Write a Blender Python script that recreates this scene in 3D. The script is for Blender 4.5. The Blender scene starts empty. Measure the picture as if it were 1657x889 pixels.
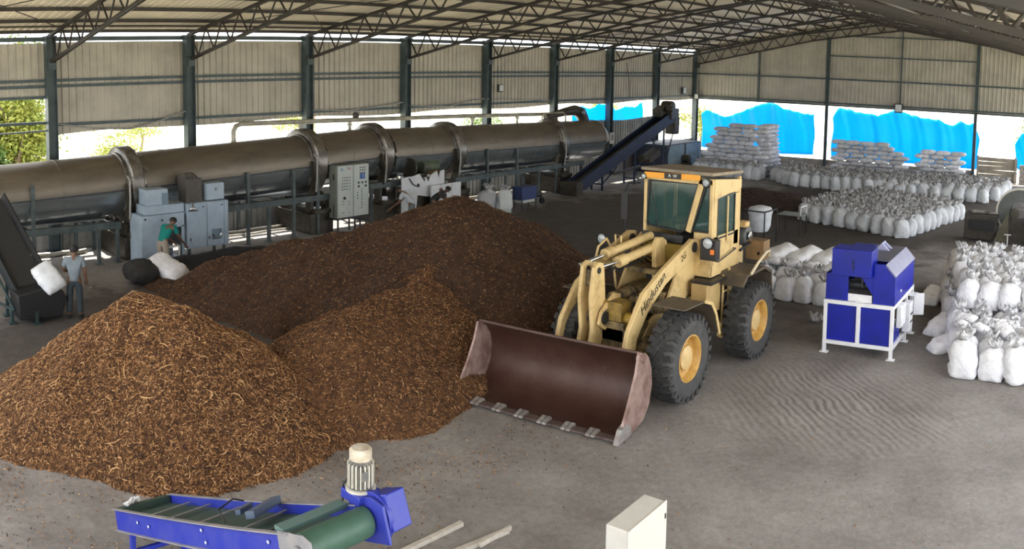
import bpy, bmesh, math, random
import numpy as np
from mathutils import Matrix, Vector, Euler
random.seed(7); np.random.seed(7)
sc = bpy.context.scene
COL = sc.collection
PI = math.pi
# ---------------------------------------------------------------- camera (a stitched wide view: cylindrical projection)
CAM = Vector((25.474, -47.952, 5.953))
YAW, PITCH, ROLL, FPX, PX, PY = -0.70024, -0.07829, 0.01477, 1386.62, 828.5, 207.06
fw = Vector((math.sin(YAW)*math.cos(PITCH), math.cos(YAW)*math.cos(PITCH), math.sin(PITCH)))
rt = Vector((math.cos(YAW), -math.sin(YAW), 0)); up = rt.cross(fw)
rt, up = rt*math.cos(ROLL)+up*math.sin(ROLL), up*math.cos(ROLL)-rt*math.sin(ROLL)
cd = bpy.data.cameras.new('camera'); cam = bpy.data.objects.new('camera', cd); COL.objects.link(cam); sc.camera = cam
cam.matrix_world = Matrix(((rt.x, up.x, -fw.x, CAM.x), (rt.y, up.y, -fw.y, CAM.y), (rt.z, up.z, -fw.z, CAM.z), (0, 0, 0, 1)))
cd.type = 'PANO'; cd.panorama_type = 'CENTRAL_CYLINDRICAL'
cd.central_cylindrical_range_u_min = -828.5/FPX; cd.central_cylindrical_range_u_max = 828.5/FPX
cd.central_cylindrical_range_v_min = -(889-PY)/FPX; cd.central_cylindrical_range_v_max = PY/FPX
cd.central_cylindrical_radius = 1; cd.clip_end = 600
# ---------------------------------------------------------------- daylight
wd = bpy.data.worlds.new('sky'); sc.world = wd; wd.use_nodes = True
wn = wd.node_tree.nodes['Background']; wn.inputs[0].default_value = (0.93, 0.96, 1.0, 1); wn.inputs[1].default_value = 1.8
sl = bpy.data.lights.new('sun', 'SUN'); sl.energy = 7.0; sl.angle = 0.012; sl.color = (1.0, 0.95, 0.86)
so = bpy.data.objects.new('sun', sl); COL.objects.link(so)
so.rotation_euler = Vector((0.72, -0.22, -1.0)).to_track_quat('-Z', 'Y').to_euler()
sc.view_settings.view_transform = 'Standard'; sc.view_settings.look = 'None'
sc.view_settings.exposure = 1.12; sc.view_settings.gamma = 1; sc.view_settings.use_curve_mapping = False
sc.cycles.use_denoising = True
sc.cycles.max_bounces = 6; sc.cycles.diffuse_bounces = 4; sc.cycles.glossy_bounces = 3; sc.cycles.transmission_bounces = 4
sc.cycles.sample_clamp_indirect = 6.0; sc.cycles.caustics_reflective = False; sc.cycles.caustics_refractive = False
# ---------------------------------------------------------------- materials
MATS = {}
def mat(name, c, c2=None, rough=.7, metal=0., scale=3., detail=6., lo=.35, hi=.65, bump=0., bscale=40., rand=0., spec=.5, alpha=1., trans=0., emit=0.):
    if name in MATS: return MATS[name]
    m = bpy.data.materials.new(name); m.use_nodes = True; MATS[name] = m
    nt = m.node_tree; N = nt.nodes; Lk = nt.links; b = N['Principled BSDF']
    b.inputs['Roughness'].default_value = rough; b.inputs['Metallic'].default_value = metal
    b.inputs['Specular IOR Level'].default_value = spec
    if trans: b.inputs['Transmission Weight'].default_value = trans
    if alpha < 1: b.inputs['Alpha'].default_value = alpha
    col = c if len(c) == 4 else (*c, 1)
    tc = N.new('ShaderNodeTexCoord')
    out = None
    if c2 is not None:
        n = N.new('ShaderNodeTexNoise'); n.inputs['Scale'].default_value = scale; n.inputs['Detail'].default_value = detail; n.inputs['Roughness'].default_value = .65
        Lk.new(tc.outputs['Object'], n.inputs['Vector'])
        r = N.new('ShaderNodeValToRGB'); r.color_ramp.elements[0].position = lo; r.color_ramp.elements[1].position = hi
        r.color_ramp.elements[0].color = col; r.color_ramp.elements[1].color = (*c2, 1)
        Lk.new(n.outputs['Fac'], r.inputs['Fac']); out = r.outputs['Color']
    else:
        b.inputs['Base Color'].default_value = col
    if rand:
        oi = N.new('ShaderNodeObjectInfo'); hs = N.new('ShaderNodeHueSaturation')
        mr = N.new('ShaderNodeMapRange'); mr.inputs['To Min'].default_value = 1-rand; mr.inputs['To Max'].default_value = 1+rand*.6
        Lk.new(oi.outputs['Random'], mr.inputs['Value']); Lk.new(mr.outputs['Result'], hs.inputs['Value'])
        if out: Lk.new(out, hs.inputs['Color'])
        else: hs.inputs['Color'].default_value = col
        out = hs.outputs['Color']
    if out: Lk.new(out, b.inputs['Base Color'])
    if bump:
        n2 = N.new('ShaderNodeTexNoise'); n2.inputs['Scale'].default_value = bscale; n2.inputs['Detail'].default_value = 4
        Lk.new(tc.outputs['Object'], n2.inputs['Vector'])
        bp = N.new('ShaderNodeBump'); bp.inputs['Strength'].default_value = bump; bp.inputs['Distance'].default_value = .03
        Lk.new(n2.outputs['Fac'], bp.inputs['Height']); Lk.new(bp.outputs['Normal'], b.inputs['Normal'])
    return m
# ---------------------------------------------------------------- mesh helpers
WHOLE = {'tread', 'cooling_fins', 'hatch_bar', 'foliage', 'rope_bundle', 'crumpled_cover', 'lettering', 'hood_body', 'body', 'door', 'sheet', 'wheel_disc', 'window_seal'}
class MB:
    def __init__(s): s.v = []; s.f = []
    def add(s, vs, fs):
        o = len(s.v); s.v += [tuple(v) for v in vs]; s.f += [tuple(i+o for i in f) for f in fs]; return s
    def box(s, c, d, rz=0., rx=0., ry=0., M=None):
        h = [x/2 for x in d]
        vs = [Vector((x*h[0], y*h[1], z*h[2])) for x in (-1, 1) for y in (-1, 1) for z in (-1, 1)]
        R = Euler((rx, ry, rz)).to_matrix()
        vs = [R @ v + Vector(c) for v in vs]
        if M: vs = [M @ v for v in vs]
        return s.add(vs, [(0, 1, 3, 2), (4, 6, 7, 5), (0, 4, 5, 1), (2, 3, 7, 6), (0, 2, 6, 4), (1, 5, 7, 3)])
    def bar(s, a, b, w, h=None, upv=(0, 0, 1)):        # rectangular bar from a to b
        a = Vector(a); b = Vector(b); h = h or w; d = (b-a).normalized(); u = Vector(upv)
        if abs(d.dot(u)) > .98: u = Vector((0, 1, 0))
        x = d.cross(u).normalized(); y = x.cross(d)
        vs = [p + x*i*w/2 + y*j*h/2 for p in (a, b) for i, j in ((-1, -1), (1, -1), (1, 1), (-1, 1))]
        return s.add(vs, [(3, 2, 1, 0), (4, 5, 6, 7), (0, 1, 5, 4), (1, 2, 6, 5), (2, 3, 7, 6), (3, 0, 4, 7)])
    def tube(s, pts, r, n=8, cap=True):
        pts = [Vector(p) for p in pts]; rs = r if isinstance(r, (list, tuple)) else [r]*len(pts)
        o = len(s.v); ref = None
        for i, p in enumerate(pts):
            d = (pts[min(i+1, len(pts)-1)]-pts[max(i-1, 0)]).normalized()
            if ref is None:
                ref = Vector((0, 0, 1)) if abs(d.z) < .9 else Vector((1, 0, 0))
            x = d.cross(ref).normalized(); y = x.cross(d).normalized(); ref = y
            for k in range(n):
                t = 2*PI*k/n; s.v.append(tuple(p + (x*math.cos(t)+y*math.sin(t))*rs[i]))
        for i in range(len(pts)-1):
            for k in range(n):
                a = o+i*n+k; b = o+i*n+(k+1) % n; s.f.append((a, a+n, b+n, b))
        if cap:
            s.f.append(tuple(o+k for k in range(n))); s.f.append(tuple(o+(len(pts)-1)*n+k for k in reversed(range(n))))
        return s
    def lathe(s, prof, n=24, c=(0, 0, 0), axis='z', cap=True):       # prof: (radius, height) pairs
        o = len(s.v)
        for r, h in prof:
            for k in range(n):
                t = 2*PI*k/n; a, b = r*math.cos(t), r*math.sin(t)
                p = {'z': (a, b, h), 'x': (h, a, b), 'y': (a, h, b)}[axis]
                s.v.append((p[0]+c[0], p[1]+c[1], p[2]+c[2]))
        for i in range(len(prof)-1):
            for k in range(n):
                a = o+i*n+k; b = o+i*n+(k+1) % n
                s.f.append((a, b, b+n, a+n) if axis != 'y' else (a, a+n, b+n, b))
        if cap:
            if prof[0][0] > 1e-5: s.f.append(tuple(o+k for k in (reversed(range(n)) if axis != 'y' else range(n))))
            if prof[-1][0] > 1e-5: s.f.append(tuple(o+(len(prof)-1)*n+k for k in (range(n) if axis != 'y' else reversed(range(n)))))
        return s
    def prism(s, poly, a, b, axis='x'):              # polygon in the two other axes, extruded a..b along axis
        n = len(poly)
        def P(p, h): return {'x': (h, p[0], p[1]), 'y': (p[0], h, p[1]), 'z': (p[0], p[1], h)}[axis]
        vs = [P(p, a) for p in poly]+[P(p, b) for p in poly]
        return s.add(vs, [tuple(range(n)), tuple(reversed(range(n, 2*n)))]+[(i, i+n, (i+1) % n+n, (i+1) % n) for i in range(n)])
    def sphere(s, c, r, n=12, m=8, sc_=(1, 1, 1)):
        prof = [(max(1e-4, math.sin(PI*i/m))*r, -math.cos(PI*i/m)*r) for i in range(m+1)]
        o = len(s.v); s.lathe(prof, n, (0, 0, 0))
        for i in range(o, len(s.v)):
            v = s.v[i]; s.v[i] = (v[0]*sc_[0]+c[0], v[1]*sc_[1]+c[1], v[2]*sc_[2]+c[2])
        return s
    def xf(s, M):
        s.v = [tuple(M @ Vector(v)) for v in s.v]; return s
    def build(s, name, m, parent=None, bevel=0., smooth=35., label=None, sub=0, solid=0.):
        if parent is not None and name not in WHOLE:
            gs = s.groups()
            if 1 < len(gs) <= 12:
                os_ = [g.build1(name, m, parent, bevel, smooth, label, sub, solid) for g in gs]
                return os_[0]
        return s.build1(name, m, parent, bevel, smooth, label, sub, solid)
    def groups(s):                                   # pieces that do not touch become parts of their own
        par = list(range(len(s.v)))
        def fd(a):
            while par[a] != a: par[a] = par[par[a]]; a = par[a]
            return a
        for f in s.f:
            for k in f[1:]: par[fd(k)] = fd(f[0])
        isl = {}
        for i in range(len(s.v)): isl.setdefault(fd(i), []).append(i)
        if len(isl) < 2 or len(isl) > 30: return [s]
        bb = {k: ([min(s.v[i][c] for i in v) for c in range(3)], [max(s.v[i][c] for i in v) for c in range(3)]) for k, v in isl.items()}
        ks = list(isl); gp = {k: k for k in ks}
        def fg(a):
            while gp[a] != a: a = gp[a]
            return a
        for i, a in enumerate(ks):
            for b in ks[i+1:]:
                if all(bb[a][0][c] < bb[b][1][c]+.02 and bb[b][0][c] < bb[a][1][c]+.02 for c in range(3)): gp[fg(a)] = fg(b)
        roots = {}
        for k in ks: roots.setdefault(fg(k), []).append(k)
        if len(roots) < 2: return [s]
        out = []
        for ms in roots.values():
            vi = sorted(i for k in ms for i in isl[k]); mp = {v: j for j, v in enumerate(vi)}
            g = MB(); g.v = [s.v[i] for i in vi]; g.f = [tuple(mp[i] for i in f) for f in s.f if f[0] in mp]; out.append(g)
        return out
    def build1(s, name, m, parent=None, bevel=0., smooth=35., label=None, sub=0, solid=0.):
        me = bpy.data.meshes.new(name); me.from_pydata(s.v, [], s.f); me.update()
        bm = bmesh.new(); bm.from_mesh(me); bmesh.ops.recalc_face_normals(bm, faces=bm.faces); bm.to_mesh(me); bm.free()
        me.materials.append(m)
        if smooth:
            me.polygons.foreach_set('use_smooth', [True]*len(me.polygons)); me.set_sharp_from_angle(angle=math.radians(smooth))
        o = bpy.data.objects.new(name, me); COL.objects.link(o)
        if parent: o.parent = parent
        if bevel:
            b = o.modifiers.new('b', 'BEVEL'); b.width = bevel; b.segments = 2; b.limit_method = 'ANGLE'; b.harden_normals = False
        if solid:
            b = o.modifiers.new('s', 'SOLIDIFY'); b.thickness = solid; b.offset = 0
        if sub:
            b = o.modifiers.new('u', 'SUBSURF'); b.levels = sub; b.render_levels = sub
        if label: o['label'] = label
        return o
def tag(o, label=None, cat=None, group=None, kind=None):
    if label: o['label'] = label
    if cat: o['category'] = cat
    if group: o['group'] = group
    if kind: o['kind'] = kind
    return o
def thing(name, label, cat, loc=(0, 0, 0), rz=0., group=None):
    o = bpy.data.objects.new(name, None); COL.objects.link(o); o.empty_display_size = .2
    o.location = loc; o.rotation_euler = (0, 0, rz); return tag(o, label, cat, group)
def struct(o): o['kind'] = 'structure'; return o
def copy_tree(o, parent=None):
    c = o.copy(); COL.objects.link(c)
    if parent: c.parent = parent
    for ch in [k for k in ALLCH.get(o.name, [])]:
        copy_tree(ch, c)
    return c
ALLCH = {}
def reg(o):                                    # remember the children of a thing before copying it
    ALLCH[o.name] = [k for k in COL.objects if k.parent == o]
    for k in ALLCH[o.name]: reg(k)
    return o
def text(name, body, size, M, m, parent=None, shear=0., label=None, extrude=.002):
    cu = bpy.data.curves.new(name, 'FONT'); cu.body = body; cu.size = size; cu.extrude = extrude; cu.shear = shear
    cu.align_x = 'CENTER'; cu.align_y = 'CENTER'; cu.resolution_u = 3
    t = bpy.data.objects.new('tmp', cu); COL.objects.link(t)
    me = bpy.data.meshes.new_from_object(t); bpy.data.objects.remove(t)
    me.transform(M); o = bpy.data.objects.new(name, me); COL.objects.link(o); me.materials.clear(); me.materials.append(m)
    if parent: o.parent = parent
    return o
# ================================================================ THE SHED
BAY, PW, RIDGE = 4.9, 4.448, 13.35
W_ = 26.7
M_col = mat('painted_steel', (.035, .055, .062), (.07, .095, .10), rough=.5, scale=2.5)
M_sheet = mat('wall_sheet', (.50, .465, .39), (.35, .32, .27), rough=.55, scale=.9, lo=.4, hi=.75, metal=.1)
M_roof = mat('roof_sheet', (.84, .74, .60), (.64, .57, .49), rough=.6, scale=.6, lo=.4, hi=.7)
M_truss = mat('truss_steel', (.014, .012, .011), (.035, .026, .019), rough=.55, scale=2)
M_dark = mat('dark_steel', (.015, .017, .02), (.04, .04, .042), rough=.5, scale=4)
def roofz(x): return 6.80 + .177*min(x, W_-x)
def chordz(x):
    x = min(x, W_-x)
    return 5.95+x*(1.70/8) if x < 8 else 7.65+(x-8)*(.73/5.35)
# floor
def floor_material():
    m = bpy.data.materials.new('concrete_floor'); m.use_nodes = True; nt = m.node_tree; N = nt.nodes; L = nt.links; b = N['Principled BSDF']
    tc = N.new('ShaderNodeTexCoord'); P = tc.outputs['Object']
    def noise(sc_, det=6, r=.6, dist=0.):
        n = N.new('ShaderNodeTexNoise'); n.inputs['Scale'].default_value = sc_; n.inputs['Detail'].default_value = det; n.inputs['Roughness'].default_value = r; n.inputs['Distortion'].default_value = dist
        L.new(P, n.inputs['Vector']); return n.outputs['Fac']
    def ramp(src, stops):
        r = N.new('ShaderNodeValToRGB'); e = r.color_ramp.elements
        while len(e) < len(stops): e.new(.5)
        for k, (p, c) in enumerate(stops): e[k].position = p; e[k].color = (*c, 1)
        L.new(src, r.inputs['Fac']); return r.outputs['Color']
    def mix(f, a, b_, mode='MIX'):
        x = N.new('ShaderNodeMixRGB'); x.blend_type = mode
        if isinstance(f, float): x.inputs[0].default_value = f
        else: L.new(f, x.inputs[0])
        for k, q in ((1, a), (2, b_)):
            if isinstance(q, tuple): x.inputs[k].default_value = (*q, 1)
            else: L.new(q, x.inputs[k])
        return x.outputs[0]
    base = ramp(noise(.55, 8, .65), [(.3, (.18, .160, .145)), (.55, (.285, .262, .243)), (.75, (.39, .36, .336))])
    fine = ramp(noise(9, 8, .7), [(.3, (.62, .62, .62)), (.7, (1.15, 1.14, 1.12))])
    c = mix(.75, base, fine, 'MULTIPLY')
    # trodden-in compost dust: darker working area round the heaps and sacks
    def blob(cx, cy, rx, ry, amp, soft=.6):
        mp = N.new('ShaderNodeMapping'); mp.inputs['Location'].default_value = (-cx/rx, -cy/ry, 0); mp.inputs['Scale'].default_value = (1/rx, 1/ry, 0)
        L.new(P, mp.inputs['Vector'])
        ln = N.new('ShaderNodeVectorMath'); ln.operation = 'LENGTH'; L.new(mp.outputs[0], ln.inputs[0])
        ad = N.new('ShaderNodeMath'); ad.operation = 'ADD'; L.new(ln.outputs['Value'], ad.inputs[0])
        nn = N.new('ShaderNodeMath'); nn.operation = 'MULTIPLY_ADD'; L.new(noise(.8, 6, .6), nn.inputs[0]); nn.inputs[1].default_value = .9; nn.inputs[2].default_value = -.45
        L.new(nn.outputs[0], ad.inputs[1])
        mr = N.new('ShaderNodeMapRange'); mr.inputs['From Min'].default_value = 1; mr.inputs['From Max'].default_value = soft; mr.inputs['To Max'].default_value = amp
        L.new(ad.outputs[0], mr.inputs['Value']); return mr.outputs['Result']
    dirt = ramp(noise(2.2, 8, .7), [(.3, (.022, .017, .014)), (.7, (.062, .049, .041))])
    for args in ((11, -21, 9, 13, .88, .75), (16, -12, 9, 11, .82, .7), (9.8, -38.5, 5.4, 7.0, .8, .8), (17.5, -26.5, 5, 5, .7, .6), (21.5, -27.5, 2.6, 3.4, .45, .5)):
        c = mix(blob(*args), c, dirt)
    L.new(c, b.inputs['Base Color']); b.inputs['Roughness'].default_value = .82
    # raked grooves left by the bucket and tyres: curved ridges fanning over the slab
    mp = N.new('ShaderNodeMapping'); mp.inputs['Location'].default_value = (-23.6, 34.3, 0); L.new(P, mp.inputs['Vector'])
    wv = N.new('ShaderNodeTexWave'); wv.wave_type = 'BANDS'; wv.bands_direction = 'DIAGONAL'; wv.inputs['Scale'].default_value = 2.9; wv.inputs['Distortion'].default_value = 9.; wv.inputs['Detail'].default_value = 3; wv.inputs['Detail Scale'].default_value = .32; wv.inputs['Detail Roughness'].default_value = .55
    L.new(mp.outputs[0], wv.inputs['Vector'])
    gm = blob(21.0, -33.7, 2.5, 2.4, 1., .3)
    gv = N.new('ShaderNodeMath'); gv.operation = 'MULTIPLY'; L.new(wv.outputs['Fac'], gv.inputs[0]); L.new(gm, gv.inputs[1])
    ht = N.new('ShaderNodeMath'); ht.operation = 'MULTIPLY_ADD'; L.new(noise(14, 8, .75), ht.inputs[0]); ht.inputs[1].default_value = .55; L.new(gv.outputs[0], ht.inputs[2])
    bp = N.new('ShaderNodeBump'); bp.inputs['Strength'].default_value = .8; bp.inputs['Distance'].default_value = .04
    L.new(ht.outputs[0], bp.inputs['Height']); L.new(bp.outputs['Normal'], b.inputs['Normal'])
    return m
struct(MB().box((W_/2, -27, -.1), (W_+1.2, 56, .2)).build('floor', floor_material(), smooth=0))
# corrugated sheet: profile along one axis, given vertical extents
def corr(n0, n1, pitch=.245, depth=.06):
    xs = []; x = n0
    while x < n1:
        for dx, dd in ((0, 0), (.175, 0), (.19, 1), (.228, 1)):
            if x+dx < n1: xs.append((x+dx, dd*depth))
        x += pitch
    xs.append((n1, 0)); return xs
def sheet(mb, pts, fbot, ftop, place):
    o = len(mb.v)
    for u, d in pts: mb.v.append(place(u, d, fbot(u))); mb.v.append(place(u, d, ftop(u)))
    for i in range(len(pts)-1): a = o+2*i; mb.f.append((a, a+2, a+3, a+1))
# long wall (x = 0): sheeting hung above the open strip, lower wall below
mb = MB(); pl = lambda u, d, z: (-.12+d, u, z)
sheet(mb, corr(-54, -39.25), lambda u: 4.85, lambda u: 6.60, pl)
sheet(mb, corr(-39.2, 0), lambda u: 3.80+.05*math.sin(u*.8)-.12*max(0, (-u-34)/5), lambda u: 6.62, pl)
struct(mb.build('wall_left', M_sheet, smooth=0, solid=.004))
mb = MB(); sheet(mb, corr(-54, -12.2), lambda u: 0, lambda u: 1.12+.03*math.sin(u*1.7), pl)
sheet(mb, corr(-12.2, -4.9), lambda u: 0, lambda u: 2.85+.05*math.sin(u), pl)
sheet(mb, corr(-4.9, 0), lambda u: 0, lambda u: 1.3, pl)
struct(mb.build('wall_left_lower', mat('lower_sheet', (.42, .41, .38), (.28, .27, .25), rough=.6, scale=1.3, metal=.1), smooth=0, solid=.004))
# end wall (y = 0)
mb = MB(); pl2 = lambda u, d, z: (u, .12-d, z)
sheet(mb, corr(-.1, W_), lambda u: 3.82, lambda u: roofz(u)+.22, pl2)
struct(mb.build('wall_far', M_sheet, smooth=0, solid=.004))
M_ply = mat('weathered_board', (.36, .31, .25), (.22, .19, .16), rough=.85, scale=2)
mb = MB().box((8.9, .14, .3), (17.9, .1, .6)); struct(mb.build('wall_far_lower', mat('block_wall', (.33, .31, .28), (.22, .2, .18), rough=.9, scale=3, bump=.3), smooth=0))
mb = MB()
for k in range(6): mb.box((19.15, .1+.01*(k % 2), .13+k*.235), (2.3, .04, .225), ry=.012*(k % 3-1))
for x in (18.05, 20.2): mb.box((x, .02, .75), (.09, .09, 1.5))
struct(mb.build('wall_far_boards', M_ply, smooth=0))
mb = MB().box((22.9, .12, .55), (4.9, .16, 1.1)); struct(mb.build('wall_far_plinth', mat('rubble_wall', (.45, .42, .38), (.18, .15, .13), rough=.95, scale=14, bump=.8, bscale=30), smooth=0))
# roof: two corrugated slopes
def roof(side):
    mb = MB(); ys = corr(-50.5, .5, .25, .03)
    o = len(mb.v)
    for u, d in ys:
        for x in (-.35, RIDGE): xx = x if side < 0 else W_-x; mb.v.append((xx, u, roofz(x)+.20+d))
    for i in range(len(ys)-1): a = o+2*i; mb.f.append((a, a+2, a+3, a+1))
    return struct(mb.build('ceiling_left' if side < 0 else 'ceiling_right', M_roof, smooth=0, solid=.004))
roof(-1); roof(1)
# steel columns, long wall and end wall
def hsec(mb, x, y, z0, z1, w, d, along='y'):
    t = .018
    if along == 'y':
        mb.box((x, y-d/2, (z0+z1)/2), (w, t, z1-z0)).box((x, y+d/2, (z0+z1)/2), (w, t, z1-z0)).box((x, y, (z0+z1)/2), (t, d, z1-z0))
    else:
        mb.box((x-d/2, y, (z0+z1)/2), (t, w, z1-z0)).box((x+d/2, y, (z0+z1)/2), (t, w, z1-z0)).box((x, y, (z0+z1)/2), (d, t, z1-z0))
    return mb
for k in range(11):
    mb = hsec(MB(), .1, -BAY*k, 0, 6.78, .3, .30)
    mb.box((.1, -BAY*k, .02), (.45, .45, .04)).box((.25, -BAY*k, 5.92), (.12, .26, .3)).box((.12, -BAY*k, 6.8), (.4, .34, .04))
    struct(mb.build('steel_column', M_col, smooth=0))
for j in (1, 2, 3, 4, 5, 6):
    big = j in (2, 4)
    z0 = 3.8 if j in (1, 3, 5) else 0
    struct((hsec(MB(), PW*j, -.02, z0, chordz(PW*j), .14, .16, 'x') if big else MB().box((PW*j, 0, (z0+chordz(PW*j))/2), (.07, .1, chordz(PW*j)-z0))).build('end_post', M_col, smooth=0))
# girts
def girt(pts, m=M_col, name='girt', w=.06, h=.09):
    mb = MB()
    for a, b in zip(pts, pts[1:]): mb.bar(a, b, w, h)
    return struct(mb.build(name, m, smooth=0))
for z in (5.42, 5.24): girt([(.0, -53, z), (.0, 0, z)])
for z in (4.02,): girt([(.0, -39.2, z), (.0, 0, z)])
girt([(-.02, -53, 6.72), (-.02, 0, 6.72)], h=.14)
for z in (4.9, 4.1): girt([(.0, -53, z), (.0, -39.2, z)])
girt([(.05, -49, 3.55), (.05, -44, 3.75), (.05, -39.2, 3.86)], w=.05, h=.05)
for z in (5.42, 4.0, 3.86): girt([(0, 0, z), (W_, 0, z)])
girt([(PW*2, 0, 6.78), (PW*4, 0, 6.78)], h=.07)
girt([(PW*2.35, -.02, 7.95), (PW*3.65, -.02, 7.95)], h=.07)
# purlins on top of the trusses
x = .15
xs = []
while x < RIDGE-.2: xs.append(x); x += 1.43
for x in xs+[RIDGE-.12]:
    for xx in (x, W_-x):
        mb = MB().bar((xx, -50.4, roofz(x)+.125), (xx, .3, roofz(x)+.125), .06, .11); struct(mb.build('purlin', M_truss, smooth=0))
# trusses
def truss(y, first=False):
    mb = MB()
    n = 26; 
    for (f, t) in ((lambda x: roofz(x)-.0, .085), (chordz, .085)):
        pts = [0.1, 8, RIDGE, W_-8, W_-.1]
        for a, b in zip(pts, pts[1:]):
            for dy in (-.045, .045): mb.bar((a, y+dy, f(a)), (b, y+dy, f(b)), .04, t)
    pitch = RIDGE/13
    prev = (.15, roofz(.15))
    for i in range(26):
        x0 = .25+i*pitch; xm = x0+pitch/2; x1 = x0+pitch
        mb.tube([(x0, y, roofz(x0)), (xm, y, chordz(xm))], .03, 6); 
        if x1 < W_: mb.tube([(xm, y, chordz(xm)), (x1, y, roofz(x1))], .03, 6)
    return struct(mb.build('roof_truss', M_truss, smooth=0))
for k in range(11): truss(-BAY*k if k else -.12)
# longitudinal ties and sag rods under the trusses
for x in (4.4, 9.0, 17.7, 22.3):
    mb = MB().tube([(x, -49, chordz(x)+.03), (x, 0, chordz(x)+.03)], .022, 5); struct(mb.build('tie_rod', M_truss, smooth=0))
for k in range(0, 10, 2):
    for s in (0, 1):
        a, b = (1.2, 6.2) if s == 0 else (W_-1.2, W_-6.2)
        mb = MB().tube([(a, -BAY*k-.1, roofz(a)+.03), (b, -BAY*(k+1), roofz(b)+.03)], .016, 5).tube([(b, -BAY*k-.1, roofz(b)+.03), (a, -BAY*(k+1), roofz(a)+.03)], .016, 5)
        struct(mb.build('roof_brace', M_truss, smooth=0))
for k in range(9):
    for xx in (RIDGE-1, RIDGE+1):
        mb = MB().tube([(xx, -BAY*k-.1, chordz(xx)), (xx, -BAY*(k+.5), roofz(xx)+.05)], .02, 5).tube([(xx, -BAY*(k+.5), roofz(xx)+.05), (xx, -BAY*(k+1), chordz(xx))], .02, 5)
        struct(mb.build('ridge_brace', M_truss, smooth=0))
# ================================================================ OUTSIDE
def outside_ground():
    m = mat('sunlit_grass', (.42, .40, .24), (.74, .70, .58), rough=.95, scale=.35, lo=.35, hi=.6)
    mb = MB(); mb.box((-80, -20, -.35), (160-.8, 260, .3)); mb.box((60, 60.8, -.35), (120, 120, .3)); mb.box((80, -130, -.36), (170, 150, .3)); mb.box((87.5, -27, -.355), (120, 56, .3))
    return struct(mb.build('outside_ground', m, smooth=0))
outside_ground()
LEAF = [mat('leaves_yellow', (.16, .22, .03), (.34, .34, .06), rough=.7, scale=1.5), mat('leaves_green', (.06, .13, .02), (.17, .25, .05), rough=.7, scale=1.5)]
M_bark = mat('tree_bark', (.16, .11, .07), (.26, .2, .14), rough=.9, scale=6)
def tree(x, y, h, r, label, kind=0, n=2600, group=None):
    t = thing('tree' if h > 3 else 'bush', label, 'tree' if h > 3 else 'bush', (x, y, -.2), 0, group)
    rng = np.random.default_rng(int(abs(x*13+y*7)*10))
    cl = rng.normal(0, 1, (14, 3)); cl /= np.linalg.norm(cl, axis=1)[:, None]; cl *= rng.uniform(.3, .85, (14, 1))
    c = cl[rng.integers(0, 14, n)]+rng.normal(0, .2, (n, 3)); c *= [r, r, h*.42]; c[:, 2] += h*.56
    c[:, 2] = np.abs(c[:, 2])+.1
    s = .10 if h > 3 else .08
    a = rng.normal(0, 1, (n, 3)); a /= np.linalg.norm(a, axis=1)[:, None]; b = np.cross(a, rng.normal(0, 1, (n, 3))); b /= np.linalg.norm(b, axis=1)[:, None]
    v = np.stack([c-a*s, c-b*s*.5, c+a*s, c+b*s*.5], 1).reshape(-1, 3)
    mb = MB(); mb.v = [tuple(q) for q in v]; mb.f = [(4*i, 4*i+1, 4*i+2, 4*i+3) for i in range(n)]
    mb.build('foliage', LEAF[kind], t, smooth=0)
    mb = MB().tube([(0, 0, 0), (.1*r, .05, h*.35), (.05, -.08*r, h*.75)], [h*.035, h*.025, h*.008], 7)
    for k in range(4):
        an = k*1.7; mb.tube([(.05, 0, h*(.3+.08*k)), (math.cos(an)*r*.6, math.sin(an)*r*.6, h*(.55+.08*k))], [h*.015, h*.005], 5)
    mb.build('trunk', M_bark, t); return t
tree(-6.3, -38.5, 6.4, 1.75, 'sunlit yellow-green tree outside the open strip at the far left', 0, 11000)
tree(-3.0, -40.3, 3.4, .8, 'low bright tree outside the left opening behind the dark belt conveyor', 1, 3500)
tree(-12, -37.3, 7.5, 2.6, 'taller green tree behind the sunlit one outside at the far left', 1, 9000)
for i, (x, y, h, r, k) in enumerate([(-16, -30, 2.4, 2.2, 0), (-26, -24, 3.0, 2.6, 0), (-22, -14, 2.8, 2.2, 0), (-34, -4, 4.5, 3.2, 0), (-15, -3, 2.9, 1.8, 1), (-44, -30, 5, 4, 0), (-9, 3.5, 4.2, 2.0, 0), (-3.4, 7.5, 3.6, 1.7, 0)]):
    tree(x, y, h, r, 'washed-out shrub in the bright ground beyond the long wall opening', k, 1800, 'washed-out shrubs outside the long wall')
tree(20, 11, 4.3, 1.8, 'dark leafy tree top showing over the white glare beside the right end-wall post', 1, 1800)
tree(-1.9, -28.0, 2.95, .45, 'small dark green leafy plant just outside the strip behind the drum', 1, 260)
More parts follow.
